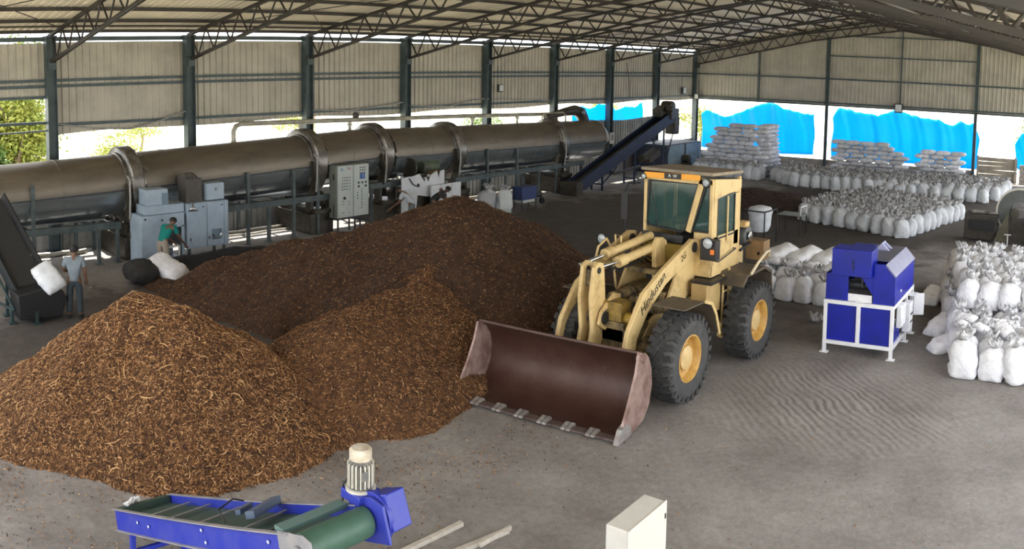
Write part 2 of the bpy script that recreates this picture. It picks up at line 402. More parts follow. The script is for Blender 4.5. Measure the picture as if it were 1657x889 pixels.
# blue tarpaulins tied across the open strip
M_tarp = mat('blue_tarp', (.0, .42, .90), (.0, .30, .85), rough=.45, scale=1.2)
_b = M_tarp.node_tree; _p = _b.nodes['Principled BSDF']; _tr = _b.nodes.new('ShaderNodeBsdfTranslucent'); _tr.inputs[0].default_value = (.0, .58, 1., 1)
_mx = _b.nodes.new('ShaderNodeMixShader'); _mx.inputs[0].default_value = .55; _b.links.new(_p.outputs[0], _mx.inputs[1]); _b.links.new(_tr.outputs[0], _mx.inputs[2])
_b.links.new(_mx.outputs[0], _b.nodes['Material Output'].inputs[0])
def tarp(label, top, bot, place, seed):
    rng = random.Random(seed); mb = MB(); n = 90; m = 14
    u0, u1 = top[0][0], top[-1][0]
    def itp(P, u):
        for (a, za), (b, zb) in zip(P, P[1:]):
            if a <= u <= b+1e-6: return za+(zb-za)*(u-a)/(b-a)
        return P[-1][1]
    ph = [rng.uniform(0, 6) for _ in range(4)]; ew_ = 0
    for i in range(n+1):
        u = u0+(u1-u0)*i/n; zt = itp(top, u)+.045*math.sin(u*7+seed)*math.sin(u*2.3)+.03*abs(math.sin(u*11)); zb = itp(bot, u)
        for j in range(m+1):
            t = j/m; z = zb+(zt-zb)*t
            d = .05*math.sin(u*5+ph[0]+1.5*t)*(.3+t)+.05*abs(math.sin(u*4.3+ph[1]+z*.9))**8+.03*math.sin(u*13+z*3+ph[1])*t+.06*math.sin(u*1.7+z*2+ph[2])
            uu = u+.05*math.sin(z*3+ph[3])
            mb.v.append(place(uu, d, z))
    for i in range(n):
        for j in range(m): a = i*(m+1)+j; mb.f.append((a, a+m+1, a+m+2, a+1))
    o = tag(mb.build('tarpaulin', M_tarp, solid=.006), label, 'tarpaulin')
    for (u, z) in top[1:-1]:
        a = place(u, 0, z-.04); b = place(u+.03, 0, 3.9); k = [.0, .0]
        b = (b[0], .19, b[2]) if place is ew else (-.19, b[1], b[2])
        MB().tube([a, b], .008, 5).build('tie_rope', M_dark, o)
    return o
ew = lambda u, d, z: (u, .36+d*.8, z); lw = lambda u, d, z: (-.29-d*.6, u, z)
tarp('bright blue tarpaulin hung across the end wall opening behind the tallest sack stack', [(.45, 2.9), (.7, 3.1), (2.2, 2.75), (3.6, 3.3), (4.6, 3.75), (5.3, 3.8), (6.1, 3.45), (7.9, 3.2), (8.05, 3.3)], [(.45, .75), (3, .6), (8.05, .8)], ew, 1)
tarp('widest blue tarpaulin hung behind the two stacks of lying sacks', [(9.15, 3.1), (9.6, 3.75), (10.6, 3.55), (12, 3.4), (13.1, 3.8), (14.4, 3.45), (15.6, 3.35), (16.4, 3.05), (16.9, 3.35), (17.3, 3.2), (17.7, 3.3), (18.0, 2.4)], [(9.15, .8), (18.0, .65)], ew, 2)
tarp('blue tarpaulin at the right edge above the rubble wall', [(20.1, 2.2), (20.5, 2.9), (21.3, 3.2), (23, 3.4)], [(20.1, .95), (20.6, .7), (23, 1.0)], ew, 3)
tarp('blue tarpaulin tied along the long wall behind the end of the drum', [(-12.6, 3.2), (-11.9, 3.65), (-11, 3.5), (-10.2, 3.7), (-9.5, 3.72), (-8.5, 3.35), (-7.2, 3.5), (-6.4, 3.45), (-5.9, 3.72), (-5.75, 3.3)], [(-12.6, 2.2), (-11.5, 2.3), (-5.7, 2.7)], lw, 4)
# ================================================================ HEAPS OF BARK AND COMPOST
def vnoise(x, y, seed, cell):
    rng = np.random.default_rng(seed); T = rng.random((256, 256))
    u, v = x/cell+900, y/cell+900; i, j = np.floor(u).astype(int), np.floor(v).astype(int); a, b = u-i, v-j
    a = a*a*(3-2*a); b = b*b*(3-2*b)
    g = lambda p, q: T[p % 256, q % 256]
    return (g(i, j)*(1-a)+g(i+1, j)*a)*(1-b)+(g(i, j+1)*(1-a)+g(i+1, j+1)*a)*b-.5
def heap_height(x, y, ridge, slope, seed, rough):
    best = np.full_like(x, -9.)
    for (ax, ay, az), (bx, by, bz) in zip(ridge, ridge[1:]):
        dx, dy = bx-ax, by-ay; L2 = dx*dx+dy*dy
        t = np.clip(((x-ax)*dx+(y-ay)*dy)/L2, 0, 1)
        d = np.hypot(x-ax-t*dx, y-ay-t*dy)
        best = np.maximum(best, az+(bz-az)*t-slope*(np.sqrt(d*d+.22)-.4))
    n = vnoise(x, y, seed, 1.1)*.30+vnoise(x, y, seed+1, .42)*.13+vnoise(x, y, seed+2, .13)*.045
    h = best+n*rough
    return np.where(h > 0, h, h*1.6)-.02
def np_mesh(name, V, Q, mats, midx=None, parent=None, smooth=False):
    me = bpy.data.meshes.new(name); nq = len(Q); k = Q.shape[1]
    me.vertices.add(len(V)); me.vertices.foreach_set('co', V.astype(np.float32).ravel())
    me.loops.add(nq*k); me.loops.foreach_set('vertex_index', Q.astype(np.int32).ravel())
    me.polygons.add(nq); me.polygons.foreach_set('loop_start', np.arange(0, nq*k, k, dtype=np.int32)); me.polygons.foreach_set('loop_total', np.full(nq, k, np.int32))
    if midx is not None: me.polygons.foreach_set('material_index', midx.astype(np.int32))
    for m in mats: me.materials.append(m)
    me.polygons.foreach_set('use_smooth', np.full(nq, smooth)); me.update(calc_edges=True); me.validate()
    o = bpy.data.objects.new(name, me); COL.objects.link(o)
    if parent: o.parent = parent
    return o
def slivers(P, Nn, rng, Lr, Wr, curl=.35):
    n = len(P); t = rng.normal(0, 1, (n, 3)); t -= (t*Nn).sum(1)[:, None]*Nn; t /= np.linalg.norm(t, axis=1)[:, None]
    t = t+Nn*rng.normal(0, .22, (n, 1)); t /= np.linalg.norm(t, axis=1)[:, None]
    b = np.cross(Nn, t); b /= np.linalg.norm(b, axis=1)[:, None]; u = np.cross(t, b)
    L = rng.uniform(*Lr, (n, 1))*rng.uniform(.5, 1, (n, 1)); W = rng.uniform(*Wr, (n, 1)); cu = rng.normal(0, curl, (n, 1))
    rows = []
    for s in (-1, -.33, .33, 1):
        c = P+t*L*s*.5+b*cu*L*(s*s-.4)+u*(.012+.12*L*(1-s*s))
        w = W*(1 if abs(s) < .9 else .45)
        rows += [c+b*w*.5, c+u*w*.4, c-b*w*.5]
    V = np.stack(rows, 1).reshape(-1, 3)
    q = []
    for r in range(3):
        for k in range(2): q.append((r*3+k, r*3+k+1, r*3+k+4, r*3+k+3))
        q.append((r*3+2, r*3, r*3+3, r*3+5))
    q = np.array(q)
    return V, (q[None]+(np.arange(n)*12)[:, None, None]).reshape(-1, 4), 9
CH = [mat('chip_pale', (.50, .29, .13), rough=.8), mat('chip_tan', (.31, .15, .055), rough=.85), mat('chip_brown', (.15, .066, .024), rough=.9), mat('chip_dark', (.035, .014, .006), rough=.9)]
def heap(name, label, ridge, slope, box_, seed, soil, nchip, Lr, Wr, probs, rough=1., step=.055):
    x0, x1, y0, y1 = box_; nx, ny = int((x1-x0)/step), int((y1-y0)/step)
    X, Y = np.meshgrid(np.linspace(x0, x1, nx), np.linspace(y0, y1, ny), indexing='ij')
    H = lambda x, y: heap_height(x, y, ridge, slope, seed, rough)
    Z = H(X, Y); V = np.stack([X, Y, np.maximum(Z, -.06)], -1).reshape(-1, 3)
    idx = np.arange(nx*ny).reshape(nx, ny); Q = np.stack([idx[:-1, :-1], idx[1:, :-1], idx[1:, 1:], idx[:-1, 1:]], -1).reshape(-1, 4)
    keep = (Z.reshape(-1)[Q].max(1) > -.03); Q = Q[keep]
    u, inv = np.unique(Q, return_inverse=True); V = V[u]; Q = inv.reshape(-1, 4)
    o = np_mesh(name, V, Q, [soil], smooth=True); tag(o, label, 'heap', kind='stuff')
    rng = np.random.default_rng(seed)
    x = rng.uniform(x0, x1, nchip*2); y = rng.uniform(y0, y1, nchip*2); z = H(x, y); k = z > -.03; x, y, z = x[k][:nchip], y[k][:nchip], z[k][:nchip]
    e = .05; nx_ = -(H(x+e, y)-H(x-e, y))/(2*e); ny_ = -(H(x, y+e)-H(x, y-e))/(2*e)
    Nn = np.stack([nx_, ny_, np.ones_like(nx_)], 1); Nn /= np.linalg.norm(Nn, axis=1)[:, None]
    P = np.stack([x, y, np.maximum(z, 0)], 1)
    Lr_ = Lr; V, Q, f = slivers(P, Nn, rng, Lr, Wr)
    nb = int(len(P)*.005)
    if Lr[1] > .1:                       # a few long curled strips among the chips
        V2, _, _ = slivers(P[:nb], Nn[:nb], rng, (.18, .34), (.014, .026), .5); V[:nb*12] = V2
    ci = rng.choice(4, len(P), p=probs); ci[:nb//2] = 0
    mi = np.repeat(ci, f)
    c = np_mesh('loose_chips', V, Q, CH, mi, o); c['kind'] = 'stuff'
    return o
SOIL1 = mat('bark_soil', (.05, .021, .007), (.165, .075, .025), rough=.95, scale=9, lo=.3, hi=.7, bump=1., bscale=32)
SOIL2 = mat('compost_soil', (.027, .0125, .006), (.078, .036, .015), rough=.95, scale=7, lo=.3, hi=.7, bump=1., bscale=26)
SOIL3 = mat('dark_compost', (.018, .013, .011), (.045, .03, .022), rough=.95, scale=5, bump=.8, bscale=22)
heap('bark_heap', 'front-left conical heap of coarse orange-brown bark fibre with pale slivers', [(12.3, -41.85, 2.0), (12.85, -41.45, 1.9)], .775, (8, 16.2, -46, -37.6), 11, SOIL1, 62000, (.035, .115), (.007, .016), [.13, .30, .32, .25])
heap('bark_heap', 'lower rounded bark heap between the front cone and the loader bucket', [(13.7, -38.75, 1.27), (13.1, -36.9, 1.42), (12.5, -34.8, 1.6), (12.1, -32.6, 1.2)], .68, (10.5, 17.2, -42, -28.5), 23, SOIL1, 42000, (.03, .10), (.007, .015), [.08, .25, .36, .31])
heap('bark_heap', 'largest dark brown compost heap behind, peaking in front of the white machine panels', [(11.85, -32.85, 2.60), (11.55, -33.15, 2.80), (9.8, -34.55, 2.02), (7.9, -35.7, 1.42), (6.5, -36.8, .8), (5.5, -37.6, .3)], .62, (2.5, 16.5, -41.5, -27), 37, SOIL2, 42000, (.03, .09), (.007, .014), [.035, .14, .35, .475], step=.07)
heap('ash_heap', 'low black ash heap in front of the pale blue burner cabinets', [(3.9, -36.3, .38), (4.3, -35.0, .5), (4.0, -33.9, .3)], .42, (1.5, 6.5, -38.5, -31.8), 51, mat('black_ash', (.008, .009, .012), (.025, .025, .028), rough=.9, scale=6, bump=.6), 1200, (.01, .03), (.006, .012), [0, 0, .3, .7], rough=.5, step=.09)
heap('compost_heap', 'low dark compost heap on the floor behind the loader cab', [(10.9, -13.9, .75), (12.3, -13.6, .55)], .34, (7.5, 15.5, -17.5, -10.5), 61, SOIL3, 5000, (.02, .07), (.008, .016), [.02, .1, .4, .48], rough=.7, step=.1)
rng = np.random.default_rng(5)
n = 5200
ang = rng.uniform(-2.6, .9, n); rad = 3.0+np.abs(rng.normal(0, .75, n))
sx = np.where(rng.random(n) < .5, 12.2+rad*np.cos(ang), 14.6+(rad-.7)*np.cos(ang)); sy = np.where(rng.random(n) < .5, -41.7+rad*np.sin(ang), -38.4+(rad-.9)*np.sin(ang))
k = int(n*.16); sx[:k] = rng.uniform(9, 24, k); sy[:k] = rng.uniform(-45, -26, k)
V, Q, f = slivers(np.stack([sx, sy, np.full(n, .003)], 1), np.tile([[0, 0, 1.]], (n, 1)), rng, (.015, .07), (.008, .02))
V[:, 2] = np.maximum(V[:, 2], .002)
tag(np_mesh('scattered_chips', V, Q, CH, np.repeat(rng.choice(4, n, p=[.12, .28, .3, .3]), f)), 'loose bark chips scattered over the concrete in front of the heaps', 'chips', kind='stuff')
# ================================================================ ROTARY DRUMS, PLATFORM AND PIPE
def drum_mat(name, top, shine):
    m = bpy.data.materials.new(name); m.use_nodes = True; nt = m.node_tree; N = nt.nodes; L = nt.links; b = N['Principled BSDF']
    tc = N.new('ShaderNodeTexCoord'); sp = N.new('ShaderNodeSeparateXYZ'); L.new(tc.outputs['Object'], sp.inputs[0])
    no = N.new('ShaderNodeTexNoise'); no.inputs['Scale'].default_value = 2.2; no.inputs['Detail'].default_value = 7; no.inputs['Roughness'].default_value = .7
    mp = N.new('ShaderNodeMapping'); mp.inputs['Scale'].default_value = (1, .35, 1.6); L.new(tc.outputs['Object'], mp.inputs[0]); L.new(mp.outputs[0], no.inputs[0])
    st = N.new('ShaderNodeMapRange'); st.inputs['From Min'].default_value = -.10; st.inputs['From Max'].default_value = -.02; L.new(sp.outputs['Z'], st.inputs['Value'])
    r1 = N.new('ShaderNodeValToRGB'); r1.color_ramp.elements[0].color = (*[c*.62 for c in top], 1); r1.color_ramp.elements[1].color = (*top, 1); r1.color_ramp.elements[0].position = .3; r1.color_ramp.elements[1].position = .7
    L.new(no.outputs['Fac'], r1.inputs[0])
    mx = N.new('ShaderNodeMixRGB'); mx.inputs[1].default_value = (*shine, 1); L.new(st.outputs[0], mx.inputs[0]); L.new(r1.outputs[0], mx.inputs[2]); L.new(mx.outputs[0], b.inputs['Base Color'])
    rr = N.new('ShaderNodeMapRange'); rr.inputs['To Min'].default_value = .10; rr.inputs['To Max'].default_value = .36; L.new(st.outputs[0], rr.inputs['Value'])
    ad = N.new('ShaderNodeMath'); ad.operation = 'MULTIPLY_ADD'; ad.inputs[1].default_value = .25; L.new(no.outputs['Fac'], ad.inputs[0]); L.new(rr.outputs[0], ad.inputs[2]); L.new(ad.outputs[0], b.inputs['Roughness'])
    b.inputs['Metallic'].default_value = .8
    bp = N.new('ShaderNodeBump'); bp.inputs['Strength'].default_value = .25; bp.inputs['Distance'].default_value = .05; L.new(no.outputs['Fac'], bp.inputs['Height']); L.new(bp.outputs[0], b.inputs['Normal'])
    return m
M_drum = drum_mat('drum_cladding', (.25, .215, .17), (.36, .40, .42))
M_ring = mat('ring_steel', (.30, .28, .25), (.10, .09, .08), rough=.35, metal=.8, scale=2.5)
M_mach = mat('greasy_machine', (.022, .022, .02), (.07, .055, .035), rough=.45, scale=5, metal=.2)
M_frame = mat('platform_green', (.035, .05, .05), (.09, .11, .11), rough=.5, scale=3)
AX = 1.3
def drum(label, ya, za, yb, zb, seams, rings, end):
    t = thing('rotary_drum', label, 'rotary drum', (AX, (ya+yb)/2, 0)); L = yb-ya; r = .93
    tilt = math.atan2(zb-za, L); M = Matrix.Translation((0, 0, (za+zb)/2)) @ Matrix.Rotation(tilt, 4, 'X')
    prof = [(r, -L/2)]
    for s in seams:
        h = s-(ya+yb)/2; prof += [(r, h-.02), (r+.012, h-.015), (r+.012, h+.015), (r, h+.02)]
    if end: prof += [(r, L/2-.55), (r+.02, L/2-.53), (r*.80, L/2-.05), (r*.42, L/2+.25)]
    else: prof += [(r, L/2)]
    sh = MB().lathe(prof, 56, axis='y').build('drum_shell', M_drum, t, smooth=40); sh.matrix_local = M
    s = MB()
    a = -.07
    s.bar((r*math.cos(a)+.012, -L/2, r*math.sin(a)), (r*math.cos(a)+.012, L/2-(.6 if end else 0), r*math.sin(a)), .035, .045)
    sb = s.build('seam_strip', M_dark, t); sb.matrix_local = M
    for y, rr, w in rings:
        yy = y-(ya+yb)/2; zc = math.tan(tilt)*yy
        g = MB().lathe([(r+.01, -w/2-.12), (r+.06, -w/2-.10), (r+.06, -w/2-.02), (rr-.05, -w/2), (rr, -w/2+.04), (rr, w/2-.04), (rr-.05, w/2), (r+.06, w/2+.02), (r+.06, w/2+.1), (r+.01, w/2+.12)], 56, axis='y', cap=False)
        for q in range(12):
            an = q*PI/6; g.box(((r+.05)*math.cos(an), w/2+.15, (r+.05)*math.sin(an)), (.1, .12, .1), ry=-an)
        o = g.build('riding_ring', M_ring, t, smooth=30); o.matrix_local = Matrix.Translation((0, yy, (za+zb)/2+zc)) @ Matrix.Rotation(tilt, 4, 'X')
    return t
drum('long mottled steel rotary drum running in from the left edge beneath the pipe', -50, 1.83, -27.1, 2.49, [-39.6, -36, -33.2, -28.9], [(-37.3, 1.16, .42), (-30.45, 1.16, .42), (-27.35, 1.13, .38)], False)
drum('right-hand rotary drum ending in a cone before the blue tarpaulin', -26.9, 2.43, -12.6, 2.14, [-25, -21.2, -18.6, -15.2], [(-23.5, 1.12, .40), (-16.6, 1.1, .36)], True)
# roller stations standing under the riding rings
def station(y, z, label):
    t = thing('roller_station', label, 'roller station', (AX, y, 0), 0, 'roller stations under the drum rings')
    mb = MB().box((0, 0, .35), (2.0, .9, .7)).box((0, 0, .78), (2.3, .7, .16)); mb.build('base', M_mach, t, bevel=.015)
    for s in (-1, 1):
        MB().lathe([(.05, -.3), (.05, -.17), (.26, -.16), (.28, -.12), (.28, .12), (.26, .16), (.05, .17), (.05, .3)], 20, (s*.78, 0, z-1.22), 'y').build('roller', M_ring, t)
        MB().box((s*.78, -.33, (z-1.22+.86)/2), (.3, .14, z-1.22-.86+.24)).box((s*.78, .33, (z-1.22+.86)/2), (.3, .14, z-1.22-.86+.24)).build('bearing_block', M_mach, t, bevel=.01)
    # splash guard plates hung off the ring
    MB().prism([(.35, z+.25), (1.05, z+.1), (1.25, z-.5), (1.1, z-1.0), (.7, z-1.15), (.95, z-.5)], -.36, -.32, 'y').build('guard_plate', M_mach, t)
    MB().tube([(1.2, -.36, z-.9), (1.3, -.38, z-.3), (1.25, -.36, z+.25), (1.05, -.34, z+.35)], .03, 6).build('hose', mat('pale_hose', (.35, .34, .3), rough=.6), t)
    return t
for y, z, l in ((-37.3, 2.2, 'oily dark roller station under the leftmost drum ring'), (-30.45, 2.4, 'oily dark roller station under the ring left of the control cabinet'),
                (-27.35, 2.45, 'oily dark roller station right of the two-door control cabinet'), (-23.5, 2.36, 'oily dark roller station above the white machine panels'), (-16.6, 2.22, 'oily dark roller station nearest the end of the right drum')):
    station(y, z, l)
# the drive: motor, gearbox, chain cover between the two middle rings
t = thing('drum_drive', 'dark grease-caked motor and gearbox driving the drum behind the white panels', 'drive unit', (2.1, -25.4, 0))
MB().box((0, 0, .6), (.9, 2.0, 1.2)).build('stand', M_mach, t, bevel=.02)
MB().box((.05, -.5, 1.45), (.6, .7, .5)).box((.1, .55, 1.4), (.5, .5, .36)).build('gearbox', M_mach, t, bevel=.03)
MB().lathe([(.05, -.5), (.22, -.45), (.24, -.1), (.24, .3), (.2, .38), (.05, .4)], 18, (.1, .2, 1.9), 'y').build('motor', mat('motor_green', (.12, .16, .09), (.05, .05, .04), rough=.5), t)
MB().lathe([(.34, -.05), (.36, -.03), (.36, .03), (.34, .05)], 28, (.22, -.9, 1.95), 'y').build('chain_cover', M_mach, t)
MB().box((.3, .2, 1.72), (.3, .5, .06)).build('rusty_bracket', mat('rust_orange', (.32, .16, .04), (.12, .07, .03), rough=.8), t)
for i in range(4): MB().sphere((.42, -.35+i*.2, 1.5+.1*(i % 2)), .06, 10, 8).build('grease_cap', mat('bright_cap', (.7, .7, .66), rough=.3), t)
# overhead pipe
M_pipe = mat('pipe_cream', (.46, .44, .37), (.28, .26, .21), rough=.45, scale=3, metal=.3)
t = thing('overhead_pipe', 'long cream-grey pipe running above the drums with short risers', 'pipe', (.7, -23, 0))
def P3(y, z): return (0, y+23, z)
MB().tube([P3(-32.95, 3.15), P3(-32.95, 3.55), P3(-32.85, 3.72), P3(-32.65, 3.78), P3(-30, 3.74), P3(-22, 3.60), P3(-14.2, 3.42)], .085, 12).build('pipe_run', M_pipe, t)
for y, zt, zb in ((-32.95, 3.3, 3.05), (-30.16, 3.7, 3.2), (-27.9, 3.65, 3.3), (-21.2, 3.58, 3.15), (-18.2, 3.5, 3.05), (-15.5, 3.45, 3.0)):
    MB().tube([P3(y, zt), P3(y, zb)], .06, 10).lathe([(.12, zb-.02), (.12, zb+.04)], 12, (0, y+23, 0)).lathe([(.1, zt-.16), (.1, zt-.08)], 12, (0, y+23, 0)).build('riser', M_pipe, t)
MB().lathe([(.02, -.06), (.13, -.04), (.13, .04), (.02, .06)], 14, P3(-27.6, 3.86), 'x').tube([P3(-27.9, 3.6), P3(-27.6, 3.86)], .05, 8).build('valve', M_mach, t)
t = thing('exhaust_duct', 'dark curved exhaust duct over the far end of the right drum', 'duct', (1.0, -13.6, 0))
MB().tube([(0, -2.9, 3.35), (0, -1.4, 3.55), (0, -.6, 3.6), (0, -.1, 3.45), (.05, .1, 3.1), (.05, .1, 2.8)], [.14, .2, .26, .3, .28, .25], 16).build('elbow', M_mach, t)
MB().lathe([(.1, -.05), (.16, 0), (.1, .05)], 14, (.33, -.3, 3.5), 'x').build('flange', M_ring, t)
MB().tube([(.2, -3.4, 3.1), (.2, -3.4, 3.45), (.2, -3.2, 3.55), (.2, -1.8, 3.55), (.2, -1.6, 3.4), (.2, -1.6, 3.1)], .04, 8).build('bypass_pipe', M_pipe, t)
# platform frame along the drums: one welded frame per side of the control cabinet
def platform(label, y0, y1, posts, tall, z):
    t = thing('platform_frame', label, 'steel frame', (2.3, (y0+y1)/2, 0)); c = (y0+y1)/2
    MB().box((0, 0, z), (.14, y1-y0, .2)).box((-1.9, 0, z), (.12, y1-y0, .18)).build('edge_beam', M_frame, t)
    for y in posts: MB().box((-.95, y-c, z-.06), (1.9, .08, .1)).build('cross_beam', M_frame, t)
    for y in posts:
        zt = tall.get(y, z-.1)
        MB().box((0, y-c, zt/2), (.1, .1, zt)).box((0, y-c, .01), (.26, .22, .02)).build('post', M_frame, t)
        if y not in tall: MB().box((-1.9, y-c, (z-.09)/2), (.1, .1, z-.09)).build('post', M_frame, t)
    MB().box((-1.0, 0, z+.115), (1.1, (y1-y0)*.9, .03)).build('deck_plate', mat('deck_plate', (.25, .26, .26), (.1, .1, .1), rough=.5, scale=2), t)
    return t
platform('dark steel platform frame under the left drum behind the standing worker', -43.5, -37.9, [-43, -40.6, -38.6, -38.0], {-40.6: 2.5}, 1.12)
platform('dark steel platform frame under the drum between blue burner and control cabinet', -34.2, -30.0, [-33.4, -32.6, -31.6, -30.6], {-33.4: 2.35, -31.6: 2.3, -30.6: 2.75}, 1.25)
platform('green-grey steel frame right of the control cabinet carrying the drive', -28.4, -26.3, [-28.2, -26.5], {}, 1.42)
platform('dark steel platform frame under the right drum', -23.9, -15.2, [-23.7, -22.0, -20.1, -18.6, -17.3, -15.4], {-23.7: 2.5, -22.0: 2.35, -20.1: 2.25}, 1.24)
# long cable tubes on the floor behind the platforms
for i, (x, y0, y1, r) in enumerate(((.75, -40.5, -38.4, .07), (.55, -34.3, -30.2, .05), (1.0, -33.8, -29.8, .03), (.7, -22.8, -16.0, .06))):
    mb = MB().tube([(x+.06*math.sin(q*2.1+i), y0+(y1-y0)*q/8, r+.01) for q in range(9)], r, 8)
    tag(mb.build('floor_pipe', M_pipe), ['pale pipe on the floor at the foot of the left wall strip', 'pale pipe on the floor left of the control cabinet', 'thin pale pipe on the floor nearer the control cabinet legs', 'pale pipe on the floor under the right drum'][i], 'pipe')
# ================================================================ WHEEL LOADER
LX, LY = 17.35, -33.5
Y1 = mat('loader_cream', (.66, .48, .22), (.40, .27, .11), rough=.5, scale=3.2, detail=10., lo=.5, hi=.72)
Y2 = mat('loader_ochre', (.50, .33, .04), (.36, .23, .04), rough=.5, scale=3)
Y3 = mat('loader_grimy', (.30, .21, .09), (.045, .035, .025), rough=.7, scale=5, lo=.4, hi=.6)
RUB = mat('tyre_rubber', (.045, .045, .047), (.085, .083, .08), rough=.85, scale=4, lo=.4, hi=.7)
RUBT = mat('tyre_tread', (.028, .028, .03), (.06, .058, .055), rough=.9, scale=6)
BLK = mat('loader_black', (.012, .012, .013), rough=.5)
GLS = mat('cab_glass', (.045, .10, .095), rough=.05, alpha=.55, spec=.8)
CHR = mat('chrome', (.75, .77, .8), rough=.15, metal=1.)
RUST = mat('bucket_rust', (.055, .020, .013), (.085, .045, .032), rough=.5, scale=1.6, lo=.35, hi=.7, bump=.15, bscale=12, metal=.25)
WORN = mat('bucket_worn_steel', (.42, .30, .26), (.22, .13, .11), rough=.45, scale=3, metal=.3, lo=.4, hi=.62)
TOOTH = mat('tooth_steel', (.42, .40, .39), (.25, .22, .2), rough=.4, metal=.4, scale=6)
L_ = thing('wheel_loader', 'cream-yellow wheel loader with lowered rusty bucket in the middle of the floor', 'wheel loader', (LX, LY, 0))
TL = Matrix.Translation((-LX, -LY, 0))
def lb(mb, name, m, parent=None, bevel=.008, **k): return mb.xf(TL).build(name, m, parent or L_, bevel=bevel, **k)
def wheel(x, y, side, R=.78, w=.50, turn=0.):
    a = MB(); pr = [(.40, .20), (.43, .235), (.55, .25), (.66, .245), (.725, .22), (.755, .17), (.765, 0)]
    prof = [(r, -h) for r, h in pr]+[(r, h) for r, h in reversed(pr[:-1])]
    a.lathe(prof, 48, axis='x', cap=False)
    M0 = Matrix.Translation((x-LX, y-LY, R)) @ Matrix.Rotation(turn, 4, 'Z')
    ty = a.build('tyre', RUB, L_, smooth=40); ty.matrix_local = M0
    t = MB(); n = 26
    for k in range(n):
        for s in (-1, 1):
            an = 2*PI*(k+(.5 if s > 0 else 0))/n; R3 = Matrix.Rotation(an, 4, 'X')
            t.box((s*.145, 0, R-.018), (.20, .098, .05), rz=s*.32, M=R3); t.box((s*.232, 0, R-.065), (.045, .085, .10), M=R3 @ Matrix.Rotation(s*.0, 4, 'Y'))
            t.box((s*.04, .06, R-.02), (.09, .07, .045), rz=-s*.3, M=R3)
    t.build('tread', RUBT, ty, smooth=0)
    r = MB(); s = side
    r.lathe([(.41, .19*s), (.425, .225*s), (.405, .235*s), (.37, .19*s), (.345, .10*s), (.29, .06*s), (.27, .075*s), (.20, .085*s), (.19, .14*s), (.10, .16*s), (.001, .165*s)], 36, axis='x', cap=False)
    ri = r.build('rim', mat('rim_gold', (.62, .38, .10), (.42, .22, .05), rough=.5, scale=6), L_, smooth=30); ri.matrix_local = M0
    h = MB().lathe([(.21, .08*s), (.21, .15*s), (.17, .175*s), (.001, .185*s)], 24, axis='x', cap=False)
    for k in range(14):
        an = k*2*PI/14; h.lathe([(.016, .07*s), (.016, .12*s), (.001, .121*s)], 6, (0, .245*math.cos(an), .245*math.sin(an)), 'x', cap=False)
    h.build('hub', Y1, ri, smooth=30)
    g = MB().lathe([(.40, -.19*s), (.39, 0), (.38, .05*s), (.001, .04*s)], 30, axis='x', cap=False).build('wheel_disc', Y3, ri)
wheel(18.38, -34.86, 1); wheel(16.28, -34.80, -1); wheel(18.50, -32.10, 1); wheel(16.40, -32.0, -1)
lb(MB().box((17.33, -34.83, .78), (1.8, .3, .34)).lathe([(.12, -.9), (.2, -.85), (.22, -.3), (.3, 0), (.22, .3), (.2, .85), (.12, .9)], 16, (17.33, -34.83, .78), 'x'), 'front_axle', Y3)
lb(MB().box((17.45, -32.05, .78), (1.8, .28, .3)).lathe([(.12, -.9), (.2, -.85), (.22, -.3), (.3, 0), (.22, .3), (.2, .85), (.12, .9)], 16, (17.45, -32.05, .78), 'x'), 'rear_axle', Y3)
# front frame: floor pan, two tower plates, cross tubes
lb(MB().box((17.15, -34.4, .95), (.95, 1.9, .5)).box((17.1, -33.6, 1.35), (.9, .8, .5)).box((17.1, -35.2, 1.15), (.8, .3, .35)), 'front_frame', Y3)
for x in (16.50, 17.62):
    lb(MB().prism([(-35.0, .9), (-34.6, 1.25), (-34.05, 1.45), (-33.35, 2.42), (-33.15, 2.52), (-32.98, 2.45), (-32.95, 1.9), (-33.05, .9)], x-.03, x+.03, 'x'), 'tower_plate', Y1)
    lb(MB().lathe([(.001, -.06), (.09, -.055), (.09, .055), (.001, .06)], 16, (x, -33.22, 2.34), 'x', cap=False), 'tower_pin', BLK)
lb(MB().box((17.1, -33.7, 1.95), (.85, .5, .1)).box((17.05, -34.35, 1.32), (.8, .9, .08)), 'front_deck', Y3)
for i, (x, y, r) in enumerate(((16.85, -34.4, .16), (17.25, -34.3, .14))):
    lb(MB().lathe([(.05, -.32), (r, -.3), (r, .3), (.05, .32)], 16, (x, y, 1.5), 'y'), 'hydraulic_tank', Y3)
# lift arms
AR = [(-33.1, 2.52), (-33.35, 2.56), (-34.5, 2.16), (-35.15, 1.86), (-35.62, 1.28), (-35.80, .72), (-35.88, .40), (-35.62, .36), (-35.45, .62), (-35.33, 1.10), (-34.95, 1.52), (-34.35, 1.88), (-33.3, 2.22), (-33.08, 2.35)]
for x, dx in ((16.30, .22), (17.74, -.22)):
    ar = lb(MB().prism(AR, x-.045, x+.045, 'x'), 'lift_arm', Y1, bevel=.012)
    lb(MB().lathe([(.001, -.08), (.10, -.075), (.10, .075), (.001, .08)], 16, (x, -33.28, 2.39), 'x', cap=False), 'arm_pin', BLK, ar)
    # lift cylinder below the arm
    cx = x-.11 if x > 17 else x+.11
    cy = lb(MB().tube([(cx, -33.2, 1.12), (cx, -34.55, 1.42)], .075, 14), 'lift_cylinder', Y3)
    lb(MB().tube([(cx, -34.5, 1.41), (cx, -35.1, 1.54)], .035, 10), 'piston_rod', CHR, cy)
    lb(MB().lathe([(.001, -.05), (.08, -.045), (.08, .045), (.001, .05)], 14, (cx, -35.12, 1.54), 'x', cap=False), 'rod_eye', Y3, cy)
